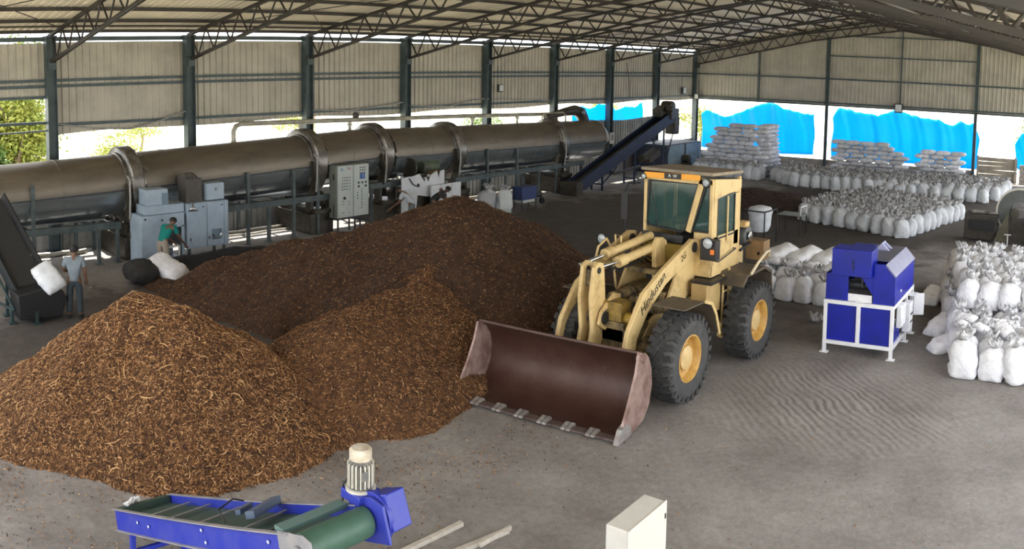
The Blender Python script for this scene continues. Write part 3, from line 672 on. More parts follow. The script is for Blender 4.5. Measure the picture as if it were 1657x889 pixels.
# lettering on the outer face of the arm nearest the camera
def place_text(body, size, o, u, v, m, parent, name='lettering', shear=.3):
    o = Vector(o); u = Vector(u).normalized(); n = u.cross(Vector(v)).normalized(); v = n.cross(u)
    M = Matrix(((u.x, v.x, n.x, o.x), (u.y, v.y, n.y, o.y), (u.z, v.z, n.z, o.z), (0, 0, 0, 1)))
    return text(name, body, size, TL @ M if parent is L_ or parent.parent is L_ else M, m, parent, shear)
place_text('Hindustan', .24, (17.79, -34.83, 1.81), (0, 1, .66), (0, -.5, 1), BLK, ar)
place_text('2G', .17, (17.79, -33.72, 2.27), (0, 1, .42), (0, -.5, 1), BLK, ar)
xa = lb(MB().tube([(16.32, -35.12, 1.36), (17.72, -35.12, 1.36)], .115, 16), 'arm_cross_tube', Y2)
lb(MB().box((17.22, -35.16, 1.50), (.42, .34, .34)), 'tube_bracket', mat('bracket_dirty_ochre', (.34, .22, .04), (.12, .08, .03), rough=.6, scale=7), xa)
# tilt linkage: two plates pinned to the tilt cylinders
for x in (16.78, 17.02):
    lv = lb(MB().prism([(-35.36, 2.36), (-35.50, 2.40), (-35.64, 2.32), (-35.72, 1.8), (-35.66, 1.2), (-35.84, .55), (-35.80, .40), (-35.62, .42), (-35.28, 1.1), (-35.26, 1.6), (-35.32, 2.2)], x-.035, x+.035, 'x'), 'tilt_lever', Y1)
    lb(MB().lathe([(.001, -.05), (.06, -.048), (.06, .048), (.001, .05)], 12, (x, -35.5, 2.25), 'x', cap=False), 'lever_pin', BLK, lv)
lb(MB().lathe([(.001, -.30), (.17, -.29), (.17, .20), (.001, .21)], 20, (16.95, -35.35, 1.38), 'x', cap=False), 'lever_boss', Y3)
lb(MB().prism([(-35.6, 1.30), (-35.52, 1.52), (-35.1, 1.78), (-34.9, 1.72), (-34.95, 1.35), (-35.4, 1.16)], 17.09, 17.15, 'x'), 'boss_plate', Y1)
lb(MB().lathe([(.001, 0), (.12, .001), (.12, .02), (.001, .025)], 18, (17.15, -35.42, 1.39), 'x', cap=False), 'boss_cap', BLK)
lb(MB().box((16.9, -35.50, 2.1), (.2, .14, .3)), 'lever_spacer', Y3)
for x, dz in ((16.62, .10), (16.92, 0)):
    cy = lb(MB().tube([(x+.04, -34.55, 2.26+dz), (x+.22, -33.35, 2.42+dz)], .085, 16).tube([(x+.02, -34.72, 2.24+dz), (x+.05, -34.5, 2.27+dz)], .11, 16), 'tilt_cylinder', Y1)
    lb(MB().tube([(x, -35.5, 2.25+dz*.3), (x+.03, -34.6, 2.25+dz)], .038, 10), 'piston_rod', CHR, cy)
lb(MB().prism([(-33.75, 1.75), (-33.8, 2.45), (-33.68, 2.58), (-33.5, 2.55), (-33.42, 2.3), (-33.4, 1.75)], 17.12, 17.22, 'x'), 'cylinder_bracket', Y1)
for k in range(6):
    lb(MB().tube([(16.5+.12*k, -33.3, 1.9), (16.55+.1*k, -33.8, 2.15+.06*(k % 2)), (16.7+.05*k, -34.3, 2.1), (16.8+.03*k, -34.7, 2.05+.04*(k % 3))], .018, 6), 'hydraulic_hose', BLK, bevel=0)
lb(MB().tube([(16.45, -34.0, 1.5), (16.42, -34.1, 2.3), (16.4, -34.3, 2.55), (16.42, -34.6, 2.45), (16.42, -34.8, 1.9)], .025, 8).tube([(16.42, -34.1, 2.3), (16.62, -34.1, 2.3), (16.62, -34.12, 2.6), (16.5, -34.14, 2.62), (16.5, -34.1, 2.2)], .02, 6), 'guard_rail', Y1)
# fenders
def fender(x0, x1, pts, name='fender', m=BLK):
    mb = MB(); pts2 = [(y, z) for y, z in pts]; th = .025
    poly = pts2+[(y, z-th) for y, z in reversed(pts2)]
    return lb(mb.prism(poly, x0, x1, 'x'), name, m, bevel=.004)
for x0, x1 in ((16.0, 16.5), (17.95, 18.62)):
    f = fender(x0, x1, [(-35.15, 1.72), (-34.4, 1.70), (-34.15, 1.62), (-33.95, 1.38), (-33.78, .98)], m=mat('fender_dark', (.06, .05, .04), (.12, .09, .06), rough=.6, scale=4))
lb(MB().bar((18.63, -34.4, 1.70), (18.63, -34.12, 1.60), .02, .06).bar((18.63, -34.12, 1.60), (18.63, -33.93, 1.36), .02, .06).bar((18.63, -33.93, 1.36), (18.63, -33.76, .94), .02, .06), 'fender_edge', Y1, f, bevel=0)
# cab
CX0, CX1, CY0, CY1, CZ0, CZ1 = 16.48, 18.02, -33.0, -31.75, 1.75, 3.74
cab_ = lb(MB().box((17.25, -32.4, 1.87), (1.54, 1.2, .24)).box((17.25, -31.8, 2.2), (1.54, .06, .9)), 'cab_base', Y1)
lb(MB().box((17.05, -32.98, 2.08), (1.12, .05, .50)), 'cab_front_panel', Y2, cab_)
lb(MB().box((17.0, -33.08, 2.46), (.95, .24, .16), rx=-.2), 'cab_cowl', BLK, cab_)
lb(MB().box((17.82, -32.98, 2.20), (.40, .05, .86)), 'cab_front_panel', Y1, cab_)
def fr(pts, y, name, m, par, w=.05, d=.05):
    mb = MB()
    for a, b in zip(pts, pts[1:]+pts[:1]): mb.bar((a[0], y, a[1]), (b[0], y, b[1]), d, w)
    return lb(mb, name, m, par, bevel=.006)
WS = [(16.57, 3.58), (17.70, 3.60), (17.42, 2.66), (17.35, 2.60), (16.56, 2.66), (16.50, 2.75)]
SW = [(17.86, 3.56), (17.97, 3.56), (17.98, 2.66), (17.58, 2.66)]
ws = lb(MB().add([(x, CY0+.02, z) for x, z in WS]+[(x, CY0+.035, z) for x, z in WS], [tuple(range(6)), tuple(range(11, 5, -1))]+[(i, i+6, (i+1) % 6+6, (i+1) % 6) for i in range(6)]), 'windscreen', GLS, cab_, bevel=0, smooth=0)
fr(WS, CY0, 'window_seal', BLK, ws, .035, .05)
sw = lb(MB().add([(x, CY0+.02, z) for x, z in SW]+[(x, CY0+.035, z) for x, z in SW], [(0, 1, 2, 3), (7, 6, 5, 4)]+[(i, i+4, (i+1) % 4+4, (i+1) % 4) for i in range(4)]), 'corner_window', GLS, cab_, bevel=0, smooth=0)
fr(SW, CY0, 'window_seal', BLK, sw, .03, .05)
for a, b in (((16.49, 2.3), (16.49, 3.72)), ((17.50, 2.62), (17.79, 3.70)), ((18.0, 2.5), (18.0, 3.70))):
    lb(MB().bar((a[0], CY0, a[1]), (b[0], CY0, b[1]), .07, .07 if a[0] < 17 or a[0] > 17.9 else .12), 'pillar', Y1, cab_)
lb(MB().bar((16.48, CY0, 3.66), (18.02, CY0, 3.66), .07, .12), 'header', Y1, cab_)
for x in (16.49, 18.0): lb(MB().bar((x, CY1, 1.8), (x, CY1, 3.66), .07), 'pillar', Y1, cab_)
vz = lb(MB().bar((16.50, CY0-.10, 3.70), (17.78, CY0-.10, 3.74), .03, .12), 'visor', mat('visor_amber', (.85, .36, .02), rough=.4), cab_)
lb(MB().bar((16.98, CY0-.125, 3.715), (17.36, CY0-.125, 3.727), .01, .11), 'visor_patch', BLK, vz, bevel=0)
text('lettering', 'A  W', .09, TL @ Matrix.Translation((17.17, CY0-.132, 3.725)) @ Matrix.Rotation(PI/2, 4, 'X'), mat('white_paint', (.8, .8, .78), rough=.5), vz)
lb(MB().box((17.25, -32.42, 3.79), (1.66, 1.42, .07), rx=-.05), 'cab_roof', mat('roof_dusty', (.33, .27, .2), (.22, .19, .15), rough=.8, scale=3), cab_, bevel=.02)
# right-hand side of the cab: side panel, door with window, handle
lb(MB().prism([(-32.97, 3.30), (-32.97, 3.72), (-31.72, 3.60), (-31.72, 3.42)], 17.99, 18.05, 'x'), 'side_valance', Y1, cab_)
dr = lb(MB().box((18.0, -32.35, 2.06), (.05, 1.16, .62)).box((18.0, -32.85, 2.8), (.05, .18, 1.1)).box((18.0, -31.88, 2.8), (.05, .22, 1.1)).box((18.0, -32.35, 3.38), (.05, 1.16, .12)).box((18.0, -32.35, 2.45), (.05, 1.16, .2)), 'door', Y1, cab_)
gl = lb(MB().box((18.01, -32.37, 2.93), (.015, .80, .82)), 'door_window', GLS, dr, bevel=0)
mb = MB()
for a, b in (((-32.77, 2.5), (-32.77, 3.34)), ((-32.77, 3.34), (-31.98, 3.34)), ((-31.98, 3.34), (-31.98, 2.5)), ((-31.98, 2.5), (-32.77, 2.5))): mb.bar((18.02, a[0], a[1]), (18.02, b[0], b[1]), .03, .035)
lb(mb, 'window_seal', BLK, gl, bevel=0)
lb(MB().bar((18.05, -32.36, 2.4), (18.05, -32.36, 3.32), .03, .04), 'door_bar', Y1, dr)
lb(MB().tube([(18.03, -32.8, 2.05), (18.09, -32.8, 2.05), (18.09, -32.0, 2.18), (18.03, -32.0, 2.18)], .014, 6), 'door_handle', BLK, dr, bevel=0)
lb(MB().box((16.49, -32.4, 2.2), (.04, 1.2, .8)).box((16.49, -32.4, 3.45), (.04, 1.2, .2)), 'far_side_panel', Y1, cab_)
lb(MB().box((16.49, -32.4, 3.0), (.015, 1.1, .8)), 'side_window', GLS, cab_, bevel=0)
lb(MB().box((17.25, -31.76, 3.05), (1.4, .015, .95)), 'rear_window', GLS, cab_, bevel=0)
lb(MB().box((17.1, -32.1, 2.35), (.5, .5, .14)).box((17.1, -31.9, 2.75), (.5, .12, .75), rx=.1), 'seat', mat('seat_vinyl', (.02, .02, .02), rough=.6), cab_, bevel=.03)
sw2 = MB(); sw2.tube([(17.2+.2*math.cos(q*PI/9), -32.72+.05*math.sin(q*PI/9), 2.72+.2*math.sin(q*PI/9)) for q in range(19)], .018, 6).tube([(17.2, -32.72, 2.72), (17.2, -32.9, 2.35)], .03, 8).bar((17.0, -32.72, 2.72), (17.4, -32.72, 2.72), .02, .03)
lb(sw2, 'steering_wheel', BLK, cab_, bevel=0)
lb(MB().bar((16.88, -32.9, 2.6), (16.88, -32.9, 3.6), .03), 'cab_post', Y2, cab_, bevel=0)
lb(MB().tube([(16.62, -33.05, 3.5), (16.85, -33.06, 2.62)], .012, 5), 'wiper', BLK, cab_, bevel=0)
# lamps and mirrors
def lamp(x, y, z, r=.085, body=BLK, nm='work_lamp'):
    la = lb(MB().lathe([(.02, .10), (r*.8, .07), (r, 0), (r, -.03), (r*.9, -.035)], 18, (x, y, z), 'y', cap=False), nm, body, bevel=0)
    lb(MB().lathe([(.001, -.045), (r*.6, -.04), (r*.88, -.02)], 18, (x, y, z), 'y', cap=False), 'lens', mat('lamp_glass', (.38, .42, .44), rough=.1, spec=1.), la, bevel=0)
    return la
lamp(17.92, CY0-.12, 3.66, .085); lamp(16.49, CY0-.10, 3.66, .065)
lamp(16.10, -34.0, 2.46, .11, nm='head_lamp')
lb(MB().tube([(16.1, -33.95, 2.38), (16.12, -33.9, 2.0), (16.25, -33.85, 1.7)], .02, 6), 'lamp_post', BLK, bevel=0)
lamp(18.12, -33.35, 2.52, .12, nm='head_lamp')
lb(MB().box((18.12, -33.25, 2.38), (.34, .2, .40)), 'lamp_box', BLK)
lb(MB().box((18.22, -33.36, 2.36), (.08, .03, .10)), 'indicator', mat('indicator_orange', (.8, .2, .03), rough=.3))
lb(MB().tube([(16.35, -33.0, 3.5), (16.12, -33.1, 3.48), (16.05, -33.1, 3.3), (16.05, -33.1, 2.5), (16.2, -33.05, 2.3)], .016, 6).box((16.05, -33.12, 3.0), (.16, .03, .55)), 'mirror', BLK, bevel=0)
# steps, ladder, battery box on the near side
lb(MB().box((17.93, -33.0, 1.37), (.34, .62, .62)), 'step_box', mat('loader_tan', (.50, .36, .16), (.40, .27, .11), rough=.55, scale=3))
lb(MB().box((17.98, -32.95, 1.71), (.46, .74, .05)), 'step_plate', BLK)
lb(MB().bar((18.12, -32.62, .75), (18.12, -32.62, 1.75), .04).bar((18.12, -32.35, .85), (18.12, -32.35, 1.85), .04).bar((18.12, -32.62, 1.1), (18.12, -32.35, 1.1), .03).bar((18.12, -32.62, 1.4), (18.12, -32.35, 1.4), .03), 'ladder', Y1)
lb(MB().prism([(-32.72, .80), (-32.34, .80), (-32.30, .56), (-32.5, .46), (-32.72, .52)], 18.06, 18.16, 'x').box((18.2, -32.53, .50), (.24, .34, .03)), 'bottom_step', Y1)
lb(MB().box((17.3, -32.5, 1.05), (1.0, 1.6, .7)).lathe([(.001, -.3), (.16, -.29), (.16, .29), (.001, .3)], 16, (17.25, -33.5, 1.0), 'z', cap=False), 'rear_frame', Y3)
# engine hood and rear fenders
lb(MB().prism([(-31.75, 1.2), (-31.75, 2.1), (-30.5, 2.0), (-30.3, 1.8), (-30.3, .95), (-31.75, .95)], 16.7, 17.5, 'x'), 'engine_hood', Y1, bevel=.03)
lb(MB().box((17.25, -30.6, .95), (1.3, .5, .6)), 'counterweight', Y3, bevel=.05)
FD = mat('fender_dark', (.06, .05, .04))
for x0, x1 in ((16.05, 16.75), (17.85, 18.62)):
    f = lb(MB().prism([(-32.75, 1.62), (-32.5, 1.80), (-31.6, 1.80), (-31.25, 1.62), (-31.2, 1.2), (-31.25, 1.2), (-31.3, 1.58), (-31.62, 1.74), (-32.48, 1.74), (-32.72, 1.57)], x0, x1, 'x'), 'rear_fender', FD)
lb(MB().tube([(18.63, -32.4, 1.78), (18.66, -32.1, 1.98), (18.66, -31.7, 2.12), (18.6, -31.4, 2.08), (18.55, -31.3, 1.95)], .03, 8), 'grab_rail', mat('rail_pale', (.62, .52, .36), rough=.5), f, bevel=0)
lb(MB().box((18.2, -31.1, 2.02), (.42, .34, .42)), 'tool_box', mat('box_brown', (.26, .15, .06), (.16, .10, .05), rough=.6, scale=4))
lb(MB().lathe([(.001, -.22), (.2, -.2), (.22, -.15), (.22, .12), (.2, .16), (.001, .17)], 22, (17.85, -31.2, 2.30), 'x', cap=False), 'air_filter', mat('filter_dark', (.08, .085, .09), rough=.4))
lb(MB().lathe([(.001, .0), (.1, .02), (.11, .05), (.001, .06)], 14, (18.02, -31.2, 2.30), 'x', cap=False), 'filter_cap', CHR)
lb(MB().tube([(17.5, -31.3, 2.2), (17.5, -31.3, 2.9)], .05, 10), 'exhaust_pipe', Y3)
lb(MB().box((17.95, -31.35, 2.58), (.24, .2, .14)), 'rear_lamp', mat('rear_lamp_cream', (.7, .55, .3), (.5, .25, .03), rough=.3, scale=14), bevel=.04)
lb(MB().tube([(18.0, -31.6, 2.05), (18.1, -31.2, 2.2), (18.25, -31.0, 2.12), (18.3, -31.3, 1.95)], .03, 8), 'hose', BLK, bevel=0)
# bucket
BM = Matrix.Translation((16.9-LX, -37.12-LY, .01)) @ Matrix.Rotation(math.radians(6.8), 4, 'Z')
def bb(mb, name, m, par=None, bevel=0., **k):
    mb.xf(BM); return mb.build(name, m, par or L_, bevel=bevel, **k)
BW = 1.60
inn = [(0, .045), (.45, .04), (.72, .09), (.92, .24), (1.04, .48), (1.06, .70), (1.0, .92), (.88, 1.08), (.72, 1.19)]
out = [(p[0]+dx, p[1]+dz) for p, (dx, dz) in zip(inn, [(.0, -.03), (0, -.035), (.02, -.035), (.03, -.025), (.035, -.01), (.035, 0), (.03, .02), (.02, .03), (.0, .03)])]
bk = bb(MB().prism(inn+out[::-1], -BW, BW, 'x'), 'bucket', RUST, smooth=40)
bb(MB().box((0, .73, 1.215), (2*BW, .12, .035), rx=-.3), 'top_lip', RUST, bk)
side = [(-.02, .02), (.02, .16), (.30, .55), (.52, .92), (.62, 1.22), (.86, 1.18), (1.0, 1.06), (1.12, .84), (1.16, .55), (1.06, .25), (.84, .05), (.5, .0)]
for s in (-1, 1):
    bb(MB().prism(side, s*BW-.022, s*BW+.022, 'x'), 'side_plate', WORN, bk, smooth=30)
    bb(MB().prism([(-.16, .0), (-.02, .20), (.14, .24), (.30, .16), (.34, .0)], s*BW-.045, s*BW+.045, 'x'), 'side_cutter', TOOTH, bk)
bb(MB().box((BW, .74, 1.13), (.08, .24, .12), rx=-.5), 'corner_gusset', WORN, bk)
bb(MB().box((0, -.03, .045), (2*BW, .16, .035)), 'cutting_edge', mat('edge_steel', (.16, .12, .11), (.09, .06, .05), rough=.5, metal=.3, scale=5), bk)
for i in range(6):
    x = -1.12+i*.45
    bb(MB().prism([(-.14, .035), (-.12, .06), (.06, .10), (.08, .065), (.08, .03)], x-.085, x-.01, 'x').prism([(-.14, .035), (-.12, .06), (.06, .10), (.08, .065), (.08, .03)], x+.01, x+.085, 'x'), 'bolt_on_tooth', TOOTH, bk)
for x in (-.62, -.1, .12, .78): bb(MB().prism([(1.05, .15), (1.3, .3), (1.28, .9), (1.05, .95)], x-.03, x+.03, 'x'), 'hinge_plate', RUST, bk)
# ================================================================ MACHINES ALONG THE DRUM
M_pale = mat('pale_blue_paint', (.36, .44, .52), (.24, .30, .36), rough=.45, scale=1.8, lo=.45, hi=.8)
M_white = mat('white_paint_panel', (.70, .72, .72), (.55, .56, .56), rough=.45, scale=2)
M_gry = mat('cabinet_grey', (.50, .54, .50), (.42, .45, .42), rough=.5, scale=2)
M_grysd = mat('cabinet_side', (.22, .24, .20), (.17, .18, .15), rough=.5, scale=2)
def off(o): return Matrix.Translation((-o[0], -o[1], -o[2]))
class Kit:                                           # a thing whose parts are written in world coordinates
    def __init__(s, name, label, cat, loc, group=None): s.t = thing(name, label, cat, loc, 0, group); s.T = off(loc)
    def p(s, mb, name, m, par=None, bevel=.006, **k): return mb.xf(s.T).build(name, m, par or s.t, bevel=bevel, **k)
    def txt(s, body, size, pos, axis, m, par, nm='lettering'):
        R = {'x': Matrix.Rotation(PI/2, 4, 'Z') @ Matrix.Rotation(PI/2, 4, 'X'), 'y': Matrix.Rotation(PI/2, 4, 'X')}[axis]
        return text(nm, body, size, s.T @ Matrix.Translation(pos) @ R, m, par)
INK = mat('printed_ink', (.02, .02, .03), rough=.6); INKR = mat('printed_red', (.35, .05, .04), rough=.6); INKB = mat('printed_blue', (.02, .09, .30), rough=.5)
# pale blue burner cabinets
K = Kit('burner_cabinet', 'pale blue burner cabinet with a dark open firing hatch beside the green-shirted worker', 'machine cabinet', (2.9, -36.9, 0))
b = K.p(MB().box((2.8, -37.6, .75), (.8, .04, 1.45)).box((3.18, -37.28, .74), (.05, .66, 1.40)).box((3.18, -36.58, 1.24), (.05, .74, .38)).box((3.18, -36.25, .55), (.05, .09, 1.1)).box((2.8, -36.9, .04), (.78, 1.4, .08)).box((2.4, -36.9, .72), (.04, 1.4, 1.4)).box((2.8, -36.9, 1.44), (.8, 1.44, .04)), 'body', M_pale)
K.p(MB().box((2.78, -36.8, 1.60), (.7, 1.25, .26)), 'upper_casing', M_pale)
c = K.p(MB().box((2.75, -37.0, 1.96), (.55, .7, .46)), 'fan_casing', M_pale)
K.p(MB().box((3.04, -36.75, 1.9), (.04, .2, .34)), 'cover_plate', mat('slate_blue', (.16, .22, .28), rough=.5), c)
h = K.p(MB().box((3.1, -36.62, .80), (.04, .58, .50)), 'hatch', M_dark)
K.p(MB().lathe([(.001, 0), (.10, .005), (.11, .02), (.085, .03)], 18, (3.13, -36.72, .98), 'x'), 'peephole_ring', CHR, h)
fl = bpy.data.materials.new('burner_flame'); fl.use_nodes = True; fb = fl.node_tree.nodes['Principled BSDF']; fb.inputs['Base Color'].default_value = (.8, .3, .05, 1); fb.inputs['Emission Color'].default_value = (1, .42, .08, 1); fb.inputs['Emission Strength'].default_value = 1.2
K.p(MB().lathe([(.001, 0), (.08, .005), (.001, .02)], 14, (3.16, -36.72, .98), 'x', cap=False), 'flame', fl, h, bevel=0)
K.p(MB().box((3.22, -36.6, .49), (.14, .4, .05)).box((3.26, -36.42, .28), (.05, .05, .42)), 'shelf_bracket', M_white)
for y, z in ((-37.5, 1.37), (-36.95, 1.3)): K.p(MB().lathe([(.001, 0), (.03, .005), (.03, .02), (.001, .025)], 10, (3.21, y, z), 'x', cap=False), 'latch', BLK, b, bevel=0)
K = Kit('burner_cabinet', 'taller pale blue two-door cabinet with a small square pump hatch low on its right door', 'machine cabinet', (2.9, -35.4, 0))
K.p(MB().box((2.82, -35.4, 1.02), (.76, 1.44, 1.36)).box((3.21, -34.78, 1.0), (.03, .10, 1.34)), 'body', M_pale)
for y, w in ((-35.78, .64), (-35.14, .58)):
    d = K.p(MB().box((3.215, y, 1.03), (.03, w, 1.30)), 'door', M_pale)
    K.p(MB().box((3.24, y-.24, .62), (.02, .03, .09)).box((3.24, y+.2, 1.58), (.02, .05, .03)), 'latch', BLK, d, bevel=0)
hh = K.p(MB().box((3.235, -35.12, .70), (.02, .34, .32)), 'pump_hatch', mat('slate_blue', (.16, .22, .28)))
K.p(MB().tube([(3.27, -35.26, .72), (3.29, -35.22, .60), (3.29, -35.05, .60), (3.28, -34.99, .72), (3.27, -35.02, .84)], .025, 8), 'pump_pipe', CHR, hh, bevel=0)
for x, y in ((2.5, -36.0), (3.1, -36.0), (2.5, -34.8), (3.1, -34.8)): K.p(MB().box((x, y, .17), (.08, .08, .34)), 'foot', M_frame)
K.p(MB().lathe([(.03, -.1), (.06, -.08), (.06, .08), (.03, .1)], 12, (3.25, -35.95, 1.55), 'y').tube([(3.25, -35.95, 1.55), (3.25, -35.95, 1.75)], .03, 8).tube([(3.25, -36.1, 1.5), (3.3, -35.8, 1.5)], .025, 8), 'valve', CHR, bevel=0)
mo = K.p(MB().box((2.75, -35.75, 2.05), (.5, .55, .72)).lathe([(.05, -.3), (.27, -.28), (.27, .1), (.2, .2), (.05, .22)], 18, (2.7, -35.75, 2.3), 'y'), 'blower', mat('blower_brown', (.10, .09, .075), (.05, .045, .04), rough=.6, scale=4))
K.p(MB().box((2.9, -35.05, 1.98), (.35, .6, .5)), 'switch_box', M_pale)
K.p(MB().lathe([(.001, 0), (.05, .003), (.05, .01), (.001, .012)], 14, (3.08, -35.05, 2.05), 'x', cap=False), 'badge', M_grysd, bevel=0)
# two-door control cabinet on legs
K = Kit('control_cabinet', 'white-grey two-door electrical control cabinet with rows of lamps and switches', 'control cabinet', (2.6, -29.4, 0))
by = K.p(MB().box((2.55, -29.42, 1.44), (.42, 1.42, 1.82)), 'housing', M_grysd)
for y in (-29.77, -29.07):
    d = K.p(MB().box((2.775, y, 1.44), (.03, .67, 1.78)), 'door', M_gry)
    if y < -29.4:
        K.txt('EB', .12, (2.795, y-.16, 2.2), 'x', INKB, d); K.txt('TEC', .12, (2.795, y+.16, 2.22), 'x', INKR, d)
        for r in range(5):
            for c_ in range(5):
                K.p(MB().lathe([(.016, 0), (.016, .02), (.001, .022)], 7, (2.79, y-.14+c_*.075+.02*(c_ > 3), 1.92-r*.1), 'x', cap=False), 'switch', INK, d, bevel=0)
        K.p(MB().lathe([(.05, 0), (.05, .03), (.001, .035)], 14, (2.79, y-.05, 1.22), 'x', cap=False), 'main_switch', BLK, d, bevel=0)
        for z in (1.1, 1.0, .72): K.p(MB().box((2.793, y-.1, z), (.006, .06, .02)).box((2.793, y+.16, z-.02), (.006, .05, .02)), 'mark', INK, d, bevel=0)
    else:
        for r in range(3):
            for c_ in range(3): K.p(MB().box((2.795, y-.05+c_*.1, 2.22-r*.09), (.012, .05, .035)), 'indicator_lamp', INK, d, bevel=0)
        K.p(MB().box((2.795, y+.05, 1.92), (.012, .22, .19)), 'screen', INKB, d, bevel=0)
        K.txt('3', .12, (2.803, y+.07, 1.92), 'x', mat('white_paint', (.8, .8, .78)), d)
        for c_ in range(3): K.p(MB().lathe([(.035, 0), (.035, .02), (.001, .025)], 10, (2.79, y-.12+c_*.16, 1.70), 'x', cap=False), 'meter', BLK, d, bevel=0)
        for c_ in (0, 2): K.p(MB().lathe([(.04, 0), (.04, .02), (.001, .025)], 10, (2.79, y-.12+c_*.16, 1.57), 'x', cap=False), 'knob', BLK, d, bevel=0)
        for r in range(8): K.p(MB().box((2.795, y+.02, 1.45-r*.09), (.012, .03, .035)), 'push_button', INK, d, bevel=0)
        for r in range(3): K.p(MB().box((2.795, y-.17, 1.36-r*.1), (.012, .04, .03)), 'push_button', INK, d, bevel=0)
K.p(MB().box((2.6, -30.14, 1.95), (.06, .02, .2)).box((2.6, -30.14, .78), (.03, .02, .42)), 'side_switch', BLK, by)
for x in (2.4, 2.72):
    for y in (-30.05, -29.3, -28.8): K.p(MB().box((x, y, .27), (.05, .05, .54)), 'leg', M_dark)
K.p(MB().box((2.55, -29.42, .50), (.46, 1.44, .05)), 'base_frame', M_dark)
# white machine panels with cut-outs
K = Kit('machine_cabinet', 'tall white sheet panel with scalloped cut-outs under the drum drive', 'machine panel', (2.75, -26, 0))
pts = [(-27.1, .3), (-27.1, 1.66), (-26.5, 1.68), (-26.2, 1.74), (-26.05, 1.55), (-25.95, 1.42), (-25.85, 1.60), (-25.75, 1.40), (-25.6, 1.66), (-25.3, 1.78), (-25.2, 1.5), (-25.1, 1.76), (-24.9, 1.78), (-24.9, .9), (-25.8, .85), (-26.3, .95), (-26.4, .3)]
K.p(MB().prism(pts, 2.68, 2.72, 'x'), 'sheet', M_white, bevel=0, smooth=0)
K.p(MB().tube([(2.74, -26.75, 1.62), (2.78, -26.6, 1.4), (2.78, -26.4, 1.3)], .02, 6).box((2.76, -26.3, 1.32), (.04, .08, .12)), 'cable', BLK, bevel=0)
K = Kit('machine_cabinet', 'lower white panelled machine front with a small dark portrait sticker, right of the scalloped panel', 'machine panel', (2.9, -25, 0))
for y, w in ((-25.55, .5), (-25.0, .55), (-24.45, .5)): K.p(MB().box((2.9, y, .85), (.06, w, .86)), 'panel', M_white)
K.p(MB().box((2.94, -25.3, 1.05), (.02, .16, .18)), 'sticker', mat('sticker_dark', (.12, .04, .03), rough=.4), bevel=0)
K.p(MB().box((2.75, -25.0, .4), (.25, 1.6, .1)).box((2.7, -25.7, .25), (.06, .06, .5)).box((2.7, -24.3, .25), (.06, .06, .5)), 'stand', M_frame)
# small bits beyond the heap: sacks on the floor, white chute, blue gearbox trolley
K = Kit('blue_trolley', 'small dark blue box machine on a wheeled stand beside two white sacks beyond the heap', 'machine', (4.0, -21.4, 0))
K.p(MB().box((3.9, -21.5, .68), (.5, .95, .52)), 'box', mat('navy_paint', (.02, .045, .15), (.02, .03, .08), rough=.5, scale=3))
K.p(MB().box((3.9, -21.5, .36), (.4, .8, .12)), 'tray', M_gry)
for x, y in ((3.7, -21.9), (4.1, -21.9), (3.7, -21.0), (4.1, -21.0)): K.p(MB().box((x, y, .2), (.04, .04, .4)), 'leg', M_dark)
K.p(MB().lathe([(.001, -.03), (.14, -.02), (.14, .02), (.001, .03)], 16, (4.2, -20.75, .3), 'y', cap=False), 'wheel', M_dark)
K.p(MB().lathe([(.05, -.2), (.14, -.18), (.14, .15), (.05, .18)], 14, (4.0, -20.8, .55), 'y'), 'motor', M_dark)
K = Kit('feed_scoop', 'pale grey curved sheet scoop leaning in front of the white sacks beyond the heap', 'scoop', (4.1, -22.9, 0))
mb = MB(); n = 8
o0 = len(mb.v)
for i in range(n+1):
    t = i/n; a = -.6+1.2*t
    for j in range(5):
        z = .02+.22*j; mb.v.append((4.1+.25*math.sin(a)-.05*j*.3, -22.9+.3*a-.0, z+.05*math.cos(a*2)))
for i in range(n):
    for j in range(4): a = o0+i*5+j; mb.f.append((a, a+5, a+6, a+1))
K.p(mb, 'plate', mat('scoop_white', (.62, .66, .64), (.5, .53, .5), rough=.4), bevel=0, solid=.015)
tag(MB().box((1.7, -22.0, .03), (.9, .5, .05), rz=.2).box((1.5, -21.7, .07), (.5, .3, .04), rz=-.3).build('board', mat('bright_board', (.75, .70, .66), rough=.7), bevel=.004), 'pale flat boards lying on the floor left of the white sacks beyond the heap', 'board')
tag(MB().box((6.9, -28.4, .012), (.75, .5, .02), rz=.5).build('board', MATS['bright_board'], bevel=.004), 'pale rag-like board on the floor behind the right flank of the largest heap', 'board')
tag(MB().box((3.9, -31.9, .12), (.9, .42, .24), rz=1.2).build('filled_bag', mat('dark_bag', (.05, .047, .045), (.03, .028, .027), rough=.8, scale=5, bump=.5), bevel=.08), 'dark stuffed bag lying on the floor between the ash heap and the control cabinet', 'bag')
# long inclined dark blue conveyor at the far end with its head machinery
M_navy = mat('conveyor_navy', (.008, .018, .055), (.012, .016, .03), rough=.5, scale=3)
K = Kit('inclined_conveyor', 'long dark navy inclined conveyor rising right beyond the drum end', 'conveyor', (3.1, -13, 0))
K.p(MB().prism([(-17.3, .25), (-17.1, .62), (-8.9, 3.45), (-8.6, 3.25), (-8.6, 2.85), (-9.0, 2.8), (-16.6, .2)], 2.75, 2.82, 'x'), 'side_rail', M_navy)
K.p(MB().prism([(-17.3, .25), (-17.1, .62), (-8.9, 3.45), (-8.6, 3.25), (-8.6, 2.85), (-9.0, 2.8), (-16.6, .2)], 3.38, 3.45, 'x'), 'side_rail', M_navy)
K.p(MB().bar((3.1, -17.0, .45), (3.1, -8.8, 3.2), .58, .06), 'belt', BLK)
K.p(MB().lathe([(.001, -.4), (.2, -.38), (.2, .38), (.001, .4)], 18, (3.1, -17.05, .42), 'x', cap=False).box((3.1, -17.2, .3), (.9, .5, .6)), 'tail_pulley', M_mach)
